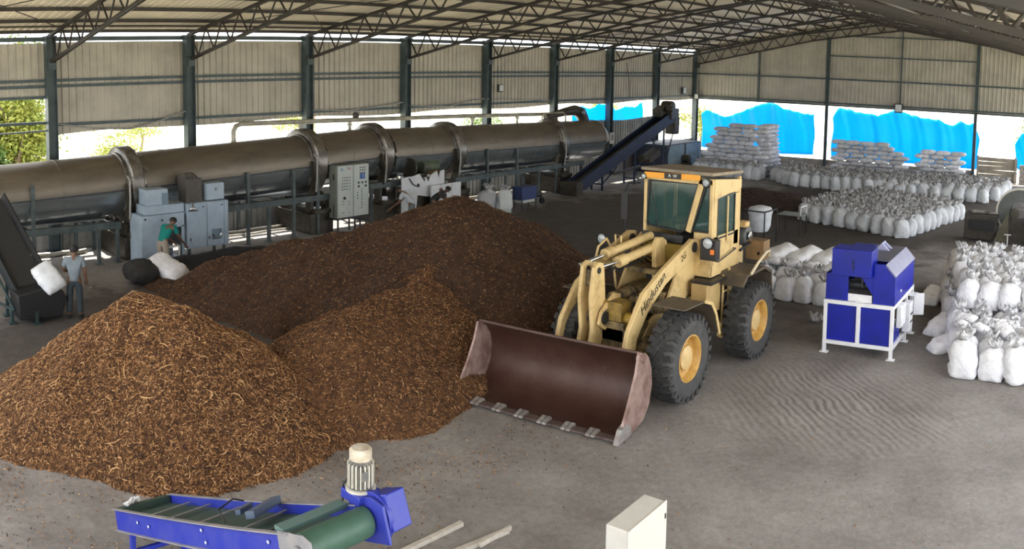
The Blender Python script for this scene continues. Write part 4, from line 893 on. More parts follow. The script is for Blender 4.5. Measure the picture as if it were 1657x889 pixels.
for y, zt in ((-15.2, 1.0), (-12.4, 1.95), (-9.6, 2.85)):
    K.p(MB().bar((2.8, y, 0), (2.8, y, zt), .08).bar((3.4, y, 0), (3.4, y, zt), .08).bar((2.8, y, .3), (3.4, y, .3), .06).bar((3.4, y, .3), (3.4, y+1.2, zt), .05), 'support_leg', M_navy)
K.p(MB().box((3.1, -8.7, 3.35), (.9, .8, .55)).lathe([(.05, -.35), (.32, -.3), (.34, 0), (.32, .3), (.05, .35)], 12, (3.2, -8.9, 3.7), 'x').box((3.0, -9.4, 3.5), (.5, .7, .4), rx=.35).box((3.15, -8.3, 2.7), (.6, .5, .9)).lathe([(.04, -.2), (.16, -.18), (.16, .18), (.04, .2)], 10, (3.55, -9.3, 3.62), 'x'), 'head_drive', M_mach, bevel=.03)
K.p(MB().box((3.6, -11.2, 1.35), (.5, 1.1, .35), rx=.3).lathe([(.05, -.3), (.18, -.28), (.18, .28), (.05, .3)], 12, (3.65, -11.9, 1.3), 'y').bar((3.6, -12.2, .9), (3.6, -14.6, .75), .1), 'side_drive', M_mach)
K = Kit('machine_housing', 'big boxy navy and grey-blue housing standing behind the loader cab', 'machine housing', (1.9, -6.0, 0))
K.p(MB().box((1.68, -6.05, .80), (2.0, 3.9, 1.55)), 'body', mat('housing_navy', (.01, .018, .04), (.015, .02, .03), rough=.6, scale=3), bevel=.02)
for y, w in ((-7.0, 1.8), (-5.2, 1.4), (-4.3, .35)): K.p(MB().box((2.71, y, .83), (.05, w, 1.42)), 'side_door', mat('grey_blue_panel', (.20, .27, .30), (.16, .21, .23), rough=.5, scale=2))
K.p(MB().lathe([(.05, -.2), (.22, -.18), (.22, .18), (.05, .2)], 14, (3.0, -6.3, .75), 'x').box((3.0, -6.3, .28), (.4, .4, .56)), 'motor', M_mach)
K.p(MB().tube([(3.0, -5.5, .9), (3.05, -5.2, .95), (3.05, -4.6, .95), (3.0, -4.6, .5)], .04, 8).tube([(3.0, -4.9, .95), (3.0, -4.9, .3)], .04, 8), 'pipe', mat('grey_blue_panel', (.2, .27, .3)))
# left belt conveyor dropping to the standing worker
K = Kit('belt_conveyor', 'black steep belt conveyor cut by the left edge, a worker at its foot', 'conveyor', (6.6, -42.2, 0))
K.p(MB().add([(4.82, -42.25, 2.60), (6.90, -41.60, .48), (6.65, -42.40, .48), (4.57, -43.05, 2.60), (4.82, -42.25, 2.54), (6.90, -41.60, .42), (6.65, -42.40, .42), (4.57, -43.05, 2.54)], [(0, 1, 2, 3), (7, 6, 5, 4), (0, 4, 5, 1), (1, 5, 6, 2), (2, 6, 7, 3), (3, 7, 4, 0)]), 'belt', BLK)
rm = mat('conveyor_teal', (.02, .055, .06), (.02, .03, .03), rough=.5, scale=4)
K.p(MB().bar((4.80, -42.19, 2.66), (6.95, -41.52, .50), .05, .22), 'side_rail', BLK); K.p(MB().bar((4.55, -43.09, 2.66), (6.70, -42.42, .50), .05, .24), 'side_rail', mat('rail_black', (.01, .014, .016), rough=.5))
K.p(MB().prism([(-42.5, .12), (-42.55, .70), (-41.95, .80), (-41.45, .72), (-41.35, .50), (-41.5, .10)], 6.45, 7.1, 'x'), 'hopper', BLK, bevel=.02)
K.p(MB().lathe([(.001, -.36), (.15, -.35), (.15, .35), (.001, .36)], 18, (6.85, -41.95, .40), 'y', cap=False), 'tail_pulley', M_dark)
for x, y, zt in ((5.0, -43.0, 2.15), (5.2, -42.15, 2.1), (6.2, -42.55, .95), (6.85, -42.62, .3), (7.1, -42.1, .3)): K.p(MB().bar((x, y, 0), (x, y, zt), .07).box((x, y, .02), (.2, .2, .03)), 'leg', rm)
K.p(MB().bar((4.9, -43.05, .35), (6.7, -42.5, .25), .06).bar((4.95, -43.05, 2.0), (6.8, -42.55, .3), .05), 'brace', rm)
# ================================================================ PEOPLE
SKIN = mat('skin_brown', (.13, .065, .04), (.17, .085, .05), rough=.6, scale=6); HAIR = mat('hair_black', (.008, .007, .007), rough=.7)
def skinned(name, J, E_, m, parent, rad, sub=2, root='pelvis'):
    names = sorted({a for e in E_ for a in e}, key=lambda q: (q != root, q)); idx = {n_: i for i, n_ in enumerate(names)}
    me = bpy.data.meshes.new(name); me.from_pydata([J[n_] for n_ in names], [(idx[a], idx[b]) for a, b in E_], []); me.materials.append(m)
    o = bpy.data.objects.new(name, me); COL.objects.link(o); o.parent = parent
    o.modifiers.new('k', 'SKIN'); o.modifiers['k'].use_smooth_shade = True
    sv = me.skin_vertices[0].data
    for n_ in names:
        r = rad[n_]; sv[idx[n_]].radius = r if isinstance(r, tuple) else (r, r); sv[idx[n_]].use_root = (n_ == names[0])
    u = o.modifiers.new('u', 'SUBSURF'); u.levels = sub; u.render_levels = sub
    return o
def person(label, loc, rz, J, shirt, trouser, group=None, extra=None):
    t = thing('person', label, 'person', loc, rz)
    J = {k: Vector(v) for k, v in J.items()}
    # hands: palm plus five fingers, following the forearm and curled
    E_ = [('pelvis', 'waist'), ('waist', 'chest'), ('chest', 'neck'), ('neck', 'chin'), ('chin', 'head'), ('head', 'crown')]
    R = dict(pelvis=.13, waist=.125, chest=(.15, .12), neck=.055, chin=.065, head=.092, crown=.062)
    for s in 'lr':
        E_ += [('chest', s+'sho'), (s+'sho', s+'elb'), (s+'elb', s+'wri'), (s+'wri', s+'palm'), ('pelvis', s+'hip'), (s+'hip', s+'kne'), (s+'kne', s+'ank'), (s+'ank', s+'toe')]
        R.update({s+'sho': .062, s+'elb': .042, s+'wri': .028, s+'palm': .036, s+'hip': .09, s+'kne': .06, s+'ank': .042, s+'toe': .04})
        d = (J[s+'wri']-J[s+'elb']).normalized(); side = d.cross(Vector((0, 0, 1))); side = side.normalized() if side.length > .1 else Vector((1, 0, 0)); dn = d.cross(side).normalized()
        J[s+'palm'] = J[s+'wri']+d*.07
        for f in range(4):
            k1, k2 = f'{s}f{f}a', f'{s}f{f}b'; ln = (.040, .047, .044, .035)[f]
            J[k1] = J[s+'palm']+d*ln+side*(.024*(f-1.5)); J[k2] = J[k1]+d*ln*.6+dn*.022
            E_ += [(s+'palm', k1), (k1, k2)]; R[k1] = .0105; R[k2] = .008
        J[s+'th'] = J[s+'wri']+d*.045-side*.045; J[s+'th2'] = J[s+'th']+d*.03-side*.008+dn*.01
        E_ += [(s+'palm', s+'th'), (s+'th', s+'th2')]; R[s+'th'] = .012; R[s+'th2'] = .009
    body = skinned('body', J, E_, SKIN, t, R)
    # face and ears on the head, looking along the head direction
    f = J['look'].normalized(); hd = J['head']; upv = (J['crown']-J['chin']).normalized(); sd = f.cross(upv).normalized()
    MB().sphere(hd+f*.088-upv*.012, .016, 8, 6, (1, 1, 1.3)).build('nose', SKIN, t)
    for q_s in (-1, 1): MB().sphere(hd+sd*.086*q_s, .022, 8, 6, (.6, 1, 1.4)).build('ear', SKIN, t)
    for q_s in (-1, 1): MB().sphere(hd+f*.08+sd*.03*q_s+upv*.012, .010, 8, 6).build('eye', HAIR, t)
    MB().bar(hd+f*.084-upv*.05-sd*.02, hd+f*.084-upv*.05+sd*.02, .008, .006).build('mouth', HAIR, t)
    hr = MB().sphere((0, 0, 0), .104, 16, 12, (1, 1, .9)); hc = hd+upv*.035-f*.016
    o = len(hr.v); keep = {i for i, v in enumerate(hr.v) if Vector(v).dot(Vector((0, 0, 1))) > -.035}
    hr.f = [q for q in hr.f if all(i in keep for i in q)]
    q = Vector((0, 0, 1)).rotation_difference((upv*.9-f*.35).normalized()).to_matrix().to_4x4()
    hr.xf(Matrix.Translation(hc) @ q); hr.build('hair', HAIR, t, solid=.012)
    def mid(a, b, k): return J[a]+(J[b]-J[a])*k
    J2 = dict(J); R2 = {k: (tuple(x+.022 for x in v) if isinstance(v, tuple) else v+.02) for k, v in R.items()}
    R2['hips'] = .15; J2['hips'] = J['pelvis']+(J['pelvis']-J['waist'])*.25; E2 = [('hips', 'pelvis'), ('pelvis', 'waist'), ('waist', 'chest'), ('chest', 'ncl')]; J2['ncl'] = mid('chest', 'neck', .62); R2['ncl'] = .075; R2['pelvis'] = .152; R2['waist'] = .148; R2['chest'] = (.17, .14)
    for s in 'lr': J2[s+'slv'] = mid(s+'sho', s+'elb', .72); R2[s+'slv'] = .072; R2[s+'sho'] = .085; E2 += [('chest', s+'sho'), (s+'sho', s+'slv')]
    skinned('shirt', J2, E2, shirt, t, R2, root='chest')
    J3 = dict(J); R3 = {k: (v if isinstance(v, tuple) else v+.022) for k, v in R.items()}; R3['pelvis'] = .142; E3 = []; J3['wst'] = mid('pelvis', 'waist', .5); R3['wst'] = .138; E3.append(('pelvis', 'wst'))
    for s in 'lr': J3[s+'cuf'] = mid(s+'kne', s+'ank', .9); R3[s+'cuf'] = .072; R3[s+'kne'] = .085; R3[s+'hip'] = .112; E3 += [('pelvis', s+'hip'), (s+'hip', s+'kne'), (s+'kne', s+'cuf')]
    skinned('trousers', J3, E3, trouser, t, R3)
    for s in 'lr':
        a, b = J[s+'ank'], J[s+'toe']; d = (b-a); d.z = 0; d.normalize()
        MB().tube([a-d*.06-Vector((0, 0, .03)), a+d*.02-Vector((0, 0, .02)), b+Vector((0, 0, -.0)), b+d*.05], [.045, .055, .048, .025], 10).build('shoe', BLK, t)
    return t
STAND = dict(pelvis=(0, 0, .93), waist=(0, .0, 1.07), chest=(0, .02, 1.30), neck=(0, .03, 1.46), chin=(0, .06, 1.52), head=(0, .075, 1.595), crown=(0, .06, 1.665), look=(0, 1, -.25),
             lsho=(-.19, .02, 1.40), rsho=(.19, .02, 1.40), lelb=(-.25, .08, 1.12), relb=(.26, -.02, 1.12), lwri=(-.17, .33, 1.05), rwri=(.27, .10, .88),
             lhip=(-.10, 0, .88), rhip=(.10, 0, .88), lkne=(-.12, .03, .49), rkne=(.12, .0, .49), lank=(-.13, 0, .09), rank=(.13, -.03, .09), ltoe=(-.15, .15, .045), rtoe=(.16, .12, .045))
person('person standing at the foot of the black belt conveyor in grey shirt and dark trousers', (7.05, -41.15, 0), 1.15, STAND, mat('shirt_grey', (.20, .24, .27), (.15, .18, .2), rough=.85, scale=6), mat('trousers_slate', (.035, .05, .06), (.03, .04, .045), rough=.85, scale=6))
def bend(deg, s=1., arms=((.0, .45, .55), (.0, .5, .6))):
    J = {k: Vector(v) for k, v in STAND.items()}; P0 = J['pelvis'].copy(); Rm = Matrix.Rotation(-math.radians(deg), 3, 'X')
    for k in ('waist', 'chest', 'neck', 'chin', 'head', 'crown', 'lsho', 'rsho', 'lelb', 'relb', 'lwri', 'rwri'):
        f = .6 if k == 'waist' else 1; J[k] = P0+(Matrix.Rotation(-math.radians(deg*f), 3, 'X') @ (J[k]-P0))
    J['look'] = Rm @ J['look']
    for q, (sd, fw_, dn) in zip('lr', arms):
        sh = J[q+'sho']; sg = -1 if q == 'l' else 1
        J[q+'elb'] = sh+Vector((sg*.06, .10, -.27)); J[q+'wri'] = sh+Vector((sg*sd, fw_, -dn))
    return {k: tuple(v) for k, v in J.items()}
person('person in teal shirt bending at the open firing hatch of the pale blue burner', (4.25, -37.45, 0), .45, bend(40), mat('shirt_teal', (.0, .22, .19), (.0, .17, .15), rough=.8, scale=5), mat('trousers_khaki', (.30, .25, .20), rough=.85))
person('person in white and grey clothes bending behind the largest heap before the white panels', (3.9, -27.7, 0), 2.2, bend(38), mat('shirt_white', (.55, .58, .60), (.40, .43, .45), rough=.85, scale=5), mat('trousers_grey', (.12, .14, .15), rough=.85))
person('person with reddish-brown head and dark shirt stooping behind the top of the largest heap', (4.0, -26.75, 0), -.9, bend(44), mat('shirt_black', (.018, .022, .022), rough=.8), mat('trousers_slate', (.03, .04, .05)))
# ================================================================ BLUE MACHINE ON WHITE FRAME
BLU = mat('royal_blue', (.003, .012, .33), (.002, .009, .22), rough=.38, scale=2); WHT = mat('frame_white', (.80, .80, .82), (.62, .62, .64), rough=.4, scale=4, lo=.5, hi=.8)
BLG = mat('hood_grey', (.10, .10, .13), (.14, .14, .17), rough=.45, scale=3)
t = thing('blue_hood_machine', 'royal blue hooded machine on a white frame in the right of the floor', 'machine', (20.5, -30.1, 0), .03)
def q_(mb, name, m, par=None, bevel=.006, **k): return mb.build(name, m, par or t, bevel=bevel, **k)
X0, X1, Yf, Yb = -.72, .72, -.98, 1.0
for x in (X0, X1):
    for y in (Yf, .35, Yb) if x > 0 else (Yf, Yb): q_(MB().box((x, y, .56), (.075, .075, 1.08)).box((x, y, .012), (.18, .13, .024)), 'leg', WHT)
for z in (.24, 1.10):
    for y in (Yf, Yb): q_(MB().box((0, y, z), (X1-X0+.08, .08, .08)), 'frame_rail', WHT)
    for x in (X0, X1): q_(MB().box((x, (Yf+Yb)/2, z), (.08, Yb-Yf, .08)), 'frame_rail', WHT)
q_(MB().box((.0, Yf-.005, .67), (.085, .07, .80)), 'centre_post', WHT)
for x in (-.35, .37): q_(MB().box((x, Yf+.015, .67), (.66, .03, .78)), 'front_panel', BLU)
q_(MB().box((X1-.02, -.55, .45), (.02, .8, .36)).box((X1-.02, .5, .45), (.02, .5, .36)).box((X0+.02, 0, .67), (.02, 1.9, .78)), 'side_panel', BLU)
e = q_(MB().box((X1+.07, -.42, .82), (.10, .48, .44)), 'control_box', WHT); q_(MB().box((X1+.10, .12, .66), (.16, .34, .62)), 'switch_box', WHT)
for z in (.55, .72): q_(MB().box((X1+.19, .12, z), (.01, .18, .03)), 'handle', BLK, bevel=0)
d = q_(MB().box((X1+.20, .86, .74), (.24, .02, .50), rz=.35), 'open_flap', WHT)
q_(MB().box((X1+.05, .62, 1.02), (.3, .3, .02)), 'flap_shelf', WHT)
hood = [(X0+.62, 1.14), (X0+.62, 2.02), (.42, 2.02), (.72, 1.72), (.72, 1.14)]
q_(MB().prism([(.28, 1.14), (.28, 1.98), (.54, 1.98), (.74, 1.74), (.74, 1.14)], Yf+.02, Yf+.06, 'y').box((.735, -.0, 1.44), (.03, 1.92, .60)).box((-.73, 0, 1.42), (.03, 1.9, .56)).prism([(-.74, 1.14), (-.74, 1.70), (-.40, 1.78), (.3, 1.98), (.54, 1.98), (.74, 1.74), (.74, 1.14)], Yb-.06, Yb-.02, 'y'), 'hood_body', BLU)
q_(MB().box((.12, .18, 1.985), (.84, 1.60, .03)), 'hood_top', BLG)
q_(MB().prism([(.52, 1.97), (.54, 2.0), (.765, 1.75), (.74, 1.73)], Yf+.01, Yb-.01, 'y'), 'hood_slope', mat('slope_blue_grey', (.16, .16, .28), (.2, .2, .3), rough=.35))
q_(MB().prism([(-.74, 1.14), (-.74, 1.66), (-.62, 1.72), (-.26, 1.72), (-.26, 1.14)], Yf+.02, Yf+.07, 'y'), 'front_cheek', BLU)
q_(MB().box((-.05, -.45, 1.2), (.66, .9, .06)).box((-.05, .05, 1.42), (.66, .04, .5)), 'inner_tray', mat('tray_grey', (.42, .42, .42), (.2, .2, .2), rough=.5, scale=8))
q_(MB().lathe([(.001, -.34), (.09, -.33), (.09, .33), (.001, .34)], 16, (.0, -.62, 1.42), 'x', cap=False), 'roller', M_dark)
q_(MB().box((-.0, Yf+.05, 1.22), (.52, .02, .16)).box((0, Yf+.02, 1.16), (.2, .06, .03)), 'front_lip', WHT)
hb = q_(MB().box((-.16, Yf+.12, 1.98), (.86, .50, .56)), 'head_box', BLU, bevel=.01)
q_(MB().box((-.12, Yf-.14, 1.95), (.02, .02, .22)), 'slot', BLK, hb, bevel=0)
q_(MB().prism([(.28, 1.72), (-.02, 1.72), (.1, 1.55), (.28, 1.3)], Yf+.03, Yf+.05, 'y'), 'curved_gusset', BLU)
q_(MB().box((0, -.75, 1.58), (.05, .05, .36)), 'hanger', M_dark)
q_(MB().prism([(-.05, 2.0), (.12, 2.16), (.30, 2.0)], .35, .40, 'y').prism([(-.05, 2.0), (.12, 2.16), (.30, 2.0)], .60, .65, 'y').bar((.12, .35, 2.15), (.12, .65, 2.15), .03), 'roof_vent', mat('vent_blue_white', (.45, .47, .7), rough=.4))
q_(MB().box((-.3, .5, 2.02), (.5, .3, .08)), 'belt_guard', BLU)
q_(MB().lathe([(.001, 0), (.03, .005), (.03, .03), (.001, .035)], 10, (.76, -.5, 1.36), 'x', cap=False), 'knob', WHT)
# white electrical box standing on the floor in front
K = Kit('steel_enclosure', 'white steel enclosure box standing upright at the bottom edge', 'electrical box', (20.95, -40.45, 0))
bx = K.p(MB().box((20.95, -40.45, .61), (.27, .76, 1.18)), 'box', mat('enclosure_white', (.62, .60, .55), (.52, .50, .46), rough=.45, scale=3, lo=.5, hi=.85), bevel=.01)
K.p(MB().box((21.095, -40.45, .61), (.02, .78, 1.20)), 'door', mat('enclosure_door', (.66, .63, .57), (.6, .56, .5), rough=.4, scale=2), bevel=.006)
K.p(MB().lathe([(.001, 0), (.02, .004), (.02, .03), (.001, .035)], 10, (21.0, -40.06, 1.1), 'y', cap=False), 'cable_gland', WHT)
K.p(MB().box((21.11, -40.1, 1.05), (.01, .02, .06)), 'lock', BLK)
K.p(MB().box((20.95, -40.45, .01), (.25, .7, .02)), 'base', BLK)
tag(MB().tube([(21.1, -39.95, .02), (21.3, -40.2, .015), (21.35, -40.5, .015), (21.5, -40.6, .015), (21.55, -40.9, .015), (21.75, -41.2, .015)], .011, 6).tube([(21.1, -39.9, .02), (21.25, -40.1, .015), (21.45, -40.35, .015), (21.5, -40.75, .015), (21.8, -41.1, .015)], .009, 6).build('cable', BLK), 'thin dark cable trailing on the floor from the white enclosure', 'cable')
for a, b, l in (((18.25, -40.26), (18.18, -41.6), 'pale timber batten on the floor, the left of the two near the bottom edge'), ((18.79, -39.98), (18.55, -41.3), 'split pale timber batten on the floor nearer the white enclosure')):
    m_ = MB().bar((a[0], a[1], .03), (b[0], b[1], .03), .075, .055)
    if 'split' in l: m_.bar((a[0]-.01, a[1]+.06, .035), (a[0]-.03, a[1]-.5, .04), .04, .06)
    tag(m_.build('timber_batten', mat('pale_timber', (.55, .50, .43), (.38, .34, .29), rough=.8, scale=5), bevel=.004), l, 'timber')
# ================================================================ FRONT BELT CONVEYOR (inclined, cut by the lower edge)
BL2 = mat('conveyor_blue', (.015, .028, .32), (.05, .06, .32), rough=.4, scale=3, lo=.4, hi=.8); GRN = mat('belt_green', (.018, .045, .035), (.03, .06, .045), rough=.55, scale=6); GRY = mat('flange_grey', (.20, .20, .22), (.3, .28, .28), rough=.4, scale=4)
t = thing('blue_belt_conveyor', 'blue inclined belt conveyor with dark green belt at the bottom edge', 'conveyor', (18.2, -43.7, 0))
A = Vector((19.83, -44.02, 2.0)); d = Vector((-.927, -.016, -.3746)).normalized(); w = Vector((-.0175, .9998, 0)).normalized(); n = w.cross(d).normalized(); n = n if n.z > 0 else -n
FM = Matrix(((d.x, w.x, n.x, A.x-18.2), (d.y, w.y, n.y, A.y+43.7), (d.z, w.z, n.z, A.z), (0, 0, 0, 1)))
def cv(mb, name, m, par=None, bevel=.004, **k): mb.xf(FM); return mb.build(name, m, par or t, bevel=bevel, **k)
Lc, Wc = 3.9, .72
for y in (0, Wc):
    r = cv(MB().box((Lc/2, y, -.12), (Lc, .02, .24)), 'side_rail', BL2); cv(MB().box((Lc/2, y-.02 if y == 0 else y+.02, 0), (Lc, .06, .012)).box((Lc/2, y-.02 if y == 0 else y+.02, -.24), (Lc, .06, .012)), 'rail_flange', GRY, r)
for x, z in ((.35, -.08), (1.55, -.17), (1.6, -.06), (2.9, -.12), (3.2, -.1)): cv(MB().lathe([(.018, -.012), (.018, -.0), (.001, .001)], 8, (x, -.02, z), 'y', cap=False), 'bolt', CHR)
cv(MB().box((Lc/2, Wc/2, -.09), (Lc-.2, Wc-.06, .012)), 'belt', GRN)
cv(MB().box((Lc/2, Wc/2, -.26), (Lc-.3, Wc-.06, .012)), 'return_belt', GRN)
for x in (.55, 1.0, 1.9, 2.6, 3.1): cv(MB().bar((x, .03, -.05), (x+.12, Wc-.03, -.05), .03, .012), 'cross_bar', GRY if x > .6 else BLK)
cv(MB().lathe([(.001, 0), (.13, .01), (.135, .05), (.135, Wc-.05), (.13, Wc-.01), (.001, Wc)], 28, (-.10, 0, -.13), 'y', cap=False), 'head_pulley', mat('pulley_green', (.035, .09, .06), (.05, .11, .08), rough=.5, scale=10))
cv(MB().box((.18, Wc/2, .02), (.13, Wc, .04), ry=-.3), 'scraper_bar', mat('scraper_green', (.10, .17, .16), rough=.4))
cv(MB().box((Lc-.03, Wc/2, -.08), (.16, Wc-.04, .16)), 'tail_cover', GRN)
cv(MB().prism([(-.32, -.32), (-.32, -.05), (-.22, .0), (.16, .02), (.2, -.3)], -.035, -.022, 'y'), 'end_plate', GRY); cv(MB().lathe([(.001, 0), (.07, .005), (.07, .03), (.001, .035)], 16, (-.12, -.07, -.15), 'y', cap=False), 'bearing', GRY)
cv(MB().prism([(-.32, -.34), (-.34, -.02), (-.2, .06), (.12, .06), (.18, -.3)], Wc+.02, Wc+.05, 'y'), 'end_plate', BL2)
# drive box and motor at the far side of the head
cv(MB().lathe([(.001, 0), (.22, .005), (.22, .06), (.001, .07)], 28, (-.12, Wc+.06, -.12), 'y', cap=False), 'chain_guard', BL2)
gb = cv(MB().box((-.20, Wc+.20, -.10), (.26, .22, .32)), 'gearbox', BL2, bevel=.012)
for i in range(9): cv(MB().lathe([(.012, -.005), (.012, 0), (.001, .001)], 7, (-.28+.08*(i % 3), Wc+.085, -.20+.1*(i//3)), 'y', cap=False), 'bolt', BLK, gb, bevel=0)
mt = MB().lathe([(.10, 0), (.15, .01), (.15, .03), (.115, .05), (.11, .30), (.115, .31), (.118, .43), (.10, .455), (.001, .46)], 26)
for k in range(22):
    an = k*2*PI/22; mt.box((.120*math.cos(an), .120*math.sin(an), .18), (.030, .008, .24), rz=an)
mt.box((.115, -.05, .2), (.05, .07, .1))
mm = mt.xf(Matrix.Translation((A.x-18.2-.07, A.y+43.7+Wc+.10, A.z+.10)) @ Matrix.Scale(.84, 4)).build('motor', mat('motor_body', (.10, .10, .10), (.2, .19, .17), rough=.5, scale=8), t)
mf = MB()
for k in range(18):
    an = k*2*PI/18; mf.box((.128*math.cos(an), .128*math.sin(an), .18), (.034, .013, .25), rz=an)
mf.lathe([(.16, 0), (.165, .01), (.165, .03), (.12, .04)], 26, cap=False).xf(Matrix.Translation((A.x-18.2-.07, A.y+43.7+Wc+.10, A.z+.10)) @ Matrix.Scale(.84, 4)).build('cooling_fins', mat('motor_cream', (.62, .60, .54), (.48, .45, .38), rough=.5, scale=8), mm)
MB().lathe([(.121, 0), (.122, .01), (.122, .1), (.10, .12), (.001, .121)], 26).xf(Matrix.Translation((A.x-18.2-.07, A.y+43.7+Wc+.10, A.z+.385)) @ Matrix.Scale(.84, 4)).build('fan_cowl', mat('cowl_cream', (.66, .60, .50), (.4, .33, .25), rough=.5, scale=6), mm)
MB().box((A.x-18.2-.07, A.y+43.7+Wc+.10, A.z+.06), (.26, .26, .09)).build('motor_base', BL2, t, bevel=.01)
MB().tube([(A.x-18.2-.15, A.y+43.7+Wc+.02, A.z+.2), (A.x-18.2-.20, A.y+43.7+Wc-.0, A.z+.12), (A.x-18.2-.18, A.y+43.7+Wc-.02, A.z-.02)], .010, 6).build('motor_cable', BLK, t)
cv(MB().box((1.15, Wc/2+.1, .04), (.10, .55, .07), rz=-.5).box((1.45, Wc/2+.05, .03), (.06, .3, .05), rz=-.6), 'plough_bar', mat('plough_slate', (.07, .10, .16), rough=.4))
cv(MB().tube([(1.9, Wc-.05, .02), (1.85, Wc-.2, .08), (1.7, .25, .05), (1.5, .2, -.04)], .009, 6), 'loose_wire', BLK, bevel=0)
mb = MB()
for k in range(7): mb.tube([(Lc-.12+.02*k, .12+.04*(k % 3), .02), (Lc-.05, .2+.02*k, .06+.01*(k % 2)), (Lc+.04-.015*k, .3, .02)], .018, 6)
cv(mb, 'rope_bundle', mat('rag_white', (.7, .7, .7), rough=.8), bevel=0)
for x in (.55, 2.0, 3.5):
    for y in (.02, Wc-.02):
        top = FM @ Vector((x, y, -.22)); MB().bar((top.x, top.y, 0), tuple(top), .06).box((top.x, top.y, .01), (.14, .14, .02)).build('leg', BL2, t, bevel=.004)
    a_, b_ = FM @ Vector((x, .02, -.22)), FM @ Vector((x, Wc-.02, -.22)); MB().bar((a_.x, a_.y, a_.z*.45), (b_.x, b_.y, b_.z*.45), .05).build('leg_brace', BL2, t, bevel=.004)
# ================================================================ TABLE STAND, MIXER, WALL FITTINGS
WV = mat('woven_sack', (.70, .72, .75), (.48, .50, .53), rough=.75, scale=4, lo=.4, hi=.75, bump=.35, bscale=14, rand=.10)
K = Kit('sack_stand', 'thin black wire stand with a white sack hung open in it, behind the loader', 'stand', (14.2, -21.4, 0))
for x, y in ((13.7, -22.0), (14.5, -22.05), (13.75, -21.1), (14.55, -21.1)): K.p(MB().bar((x, y, 0), (x, y, 1.15), .035), 'leg', BLK, bevel=0)
K.p(MB().bar((13.7, -22.0, 1.15), (14.5, -22.05, 1.15), .04).bar((14.5, -22.05, 1.15), (14.55, -21.1, 1.15), .04).bar((14.55, -21.1, 1.15), (13.75, -21.1, 1.15), .04).bar((13.75, -21.1, 1.15), (13.7, -22.0, 1.15), .04), 'top_ring', BLK, bevel=0)
K.p(MB().bar((14.5, -22.05, .35), (14.55, -21.1, .35), .03), 'lower_bar', BLK, bevel=0)
tag(MB().lathe([(.05, .02), (.28, .0), (.36, .2), (.38, .6), (.42, .75), (.36, .88), (.15, .95), (.001, .93)], 14, (0, 0, 0), 'z').xf(Matrix.Translation((14.12, -21.55, .42)) @ Matrix.Diagonal((1, 1.2, .9, 1))).build('open_sack', WV, smooth=60), 'bulging white sack held in the thin black wire stand', 'sack')
K = Kit('small_table', 'small dark table with thin legs beside the wire stand', 'table', (14.4, -19.2, 0))
K.p(MB().box((14.45, -19.3, .70), (.95, .7, .04)), 'top', M_grysd)
for x, y in ((14.05, -19.6), (14.85, -19.6), (14.05, -19.0), (14.85, -19.0)): K.p(MB().bar((x, y, 0), (x, y, .7), .04), 'leg', M_dark, bevel=0)
K.p(MB().box((14.85, -19.3, 1.02), (.04, .6, .04)).bar((14.85, -19.6, .7), (14.85, -19.6, 1.02), .03).bar((14.85, -19.0, .7), (14.85, -19.0, 1.02), .03), 'back_rail', WHT)
# mixer at the right edge
MX = mat('mixer_olive', (.10, .09, .055), (.05, .045, .03), rough=.6, scale=3); MXD = mat('mixer_dark', (.055, .045, .035), (.02, .018, .015), rough=.7, scale=4); MXG = mat('mixer_grey', (.11, .12, .115), (.08, .085, .08), rough=.5, scale=3)
K = Kit('drum_mixer', 'dark olive and grey mixer with a curved housing cut by the right edge', 'mixer', (22, -17, 0))
K.p(MB().box((21.0, -17.1, .55), (1.2, 1.0, .9)), 'trough', MXD, bevel=.02)
K.p(MB().box((21.05, -17.62, .62), (.9, .03, .36)), 'front_plate', BLK)
K.p(MB().prism([(21.5, .1), (22.0, 1.25), (22.05, .1)], -17.75, -17.68, 'y'), 'gusset_plate', MX)
K.p(MB().lathe([(.35, -.25), (.80, -.24), (.82, -.2), (.82, .2), (.80, .24), (.35, .25)], 30, (22.35, -17.0, 1.15), 'y', cap=False), 'curved_housing', MXG)
K.p(MB().lathe([(.80, -.27), (.87, -.27), (.87, -.2), (.80, -.2)], 30, (22.35, -17.0, 1.15), 'y', cap=False), 'rim', mat('rim_dusty', (.55, .52, .46), rough=.6))
K.p(MB().lathe([(.001, -.3), (.16, -.29), (.18, -.2), (.001, -.19)], 16, (22.2, -17.15, 1.1), 'y', cap=False), 'shaft_hub', MX)
K.p(MB().box((22.5, -17.3, .45), (1.0, .5, .9)), 'pedestal', MXD, bevel=.02)
K.p(MB().lathe([(.05, -.4), (.45, -.38), (.45, .38), (.05, .4)], 22, (23.3, -17.6, .75), 'y'), 'drum_end', MXG)
K.p(MB().bar((22.05, -18.0, 0), (22.05, -18.0, .42), .03).bar((21.93, -18.0, .42), (22.17, -18.0, .42), .03), 'handle', WHT, bevel=0)
mb = MB(); rg = random.Random(3)
for k in range(7): mb.sphere((20.65+.13*k, -17.1+.1*rg.uniform(-1, 1), 1.03), .13, 10, 7, (1.2, 1.4, .5))
K.p(mb, 'crumpled_cover', mat('cover_grey', (.30, .29, .28), (.12, .11, .10), rough=.8, scale=6), bevel=0)
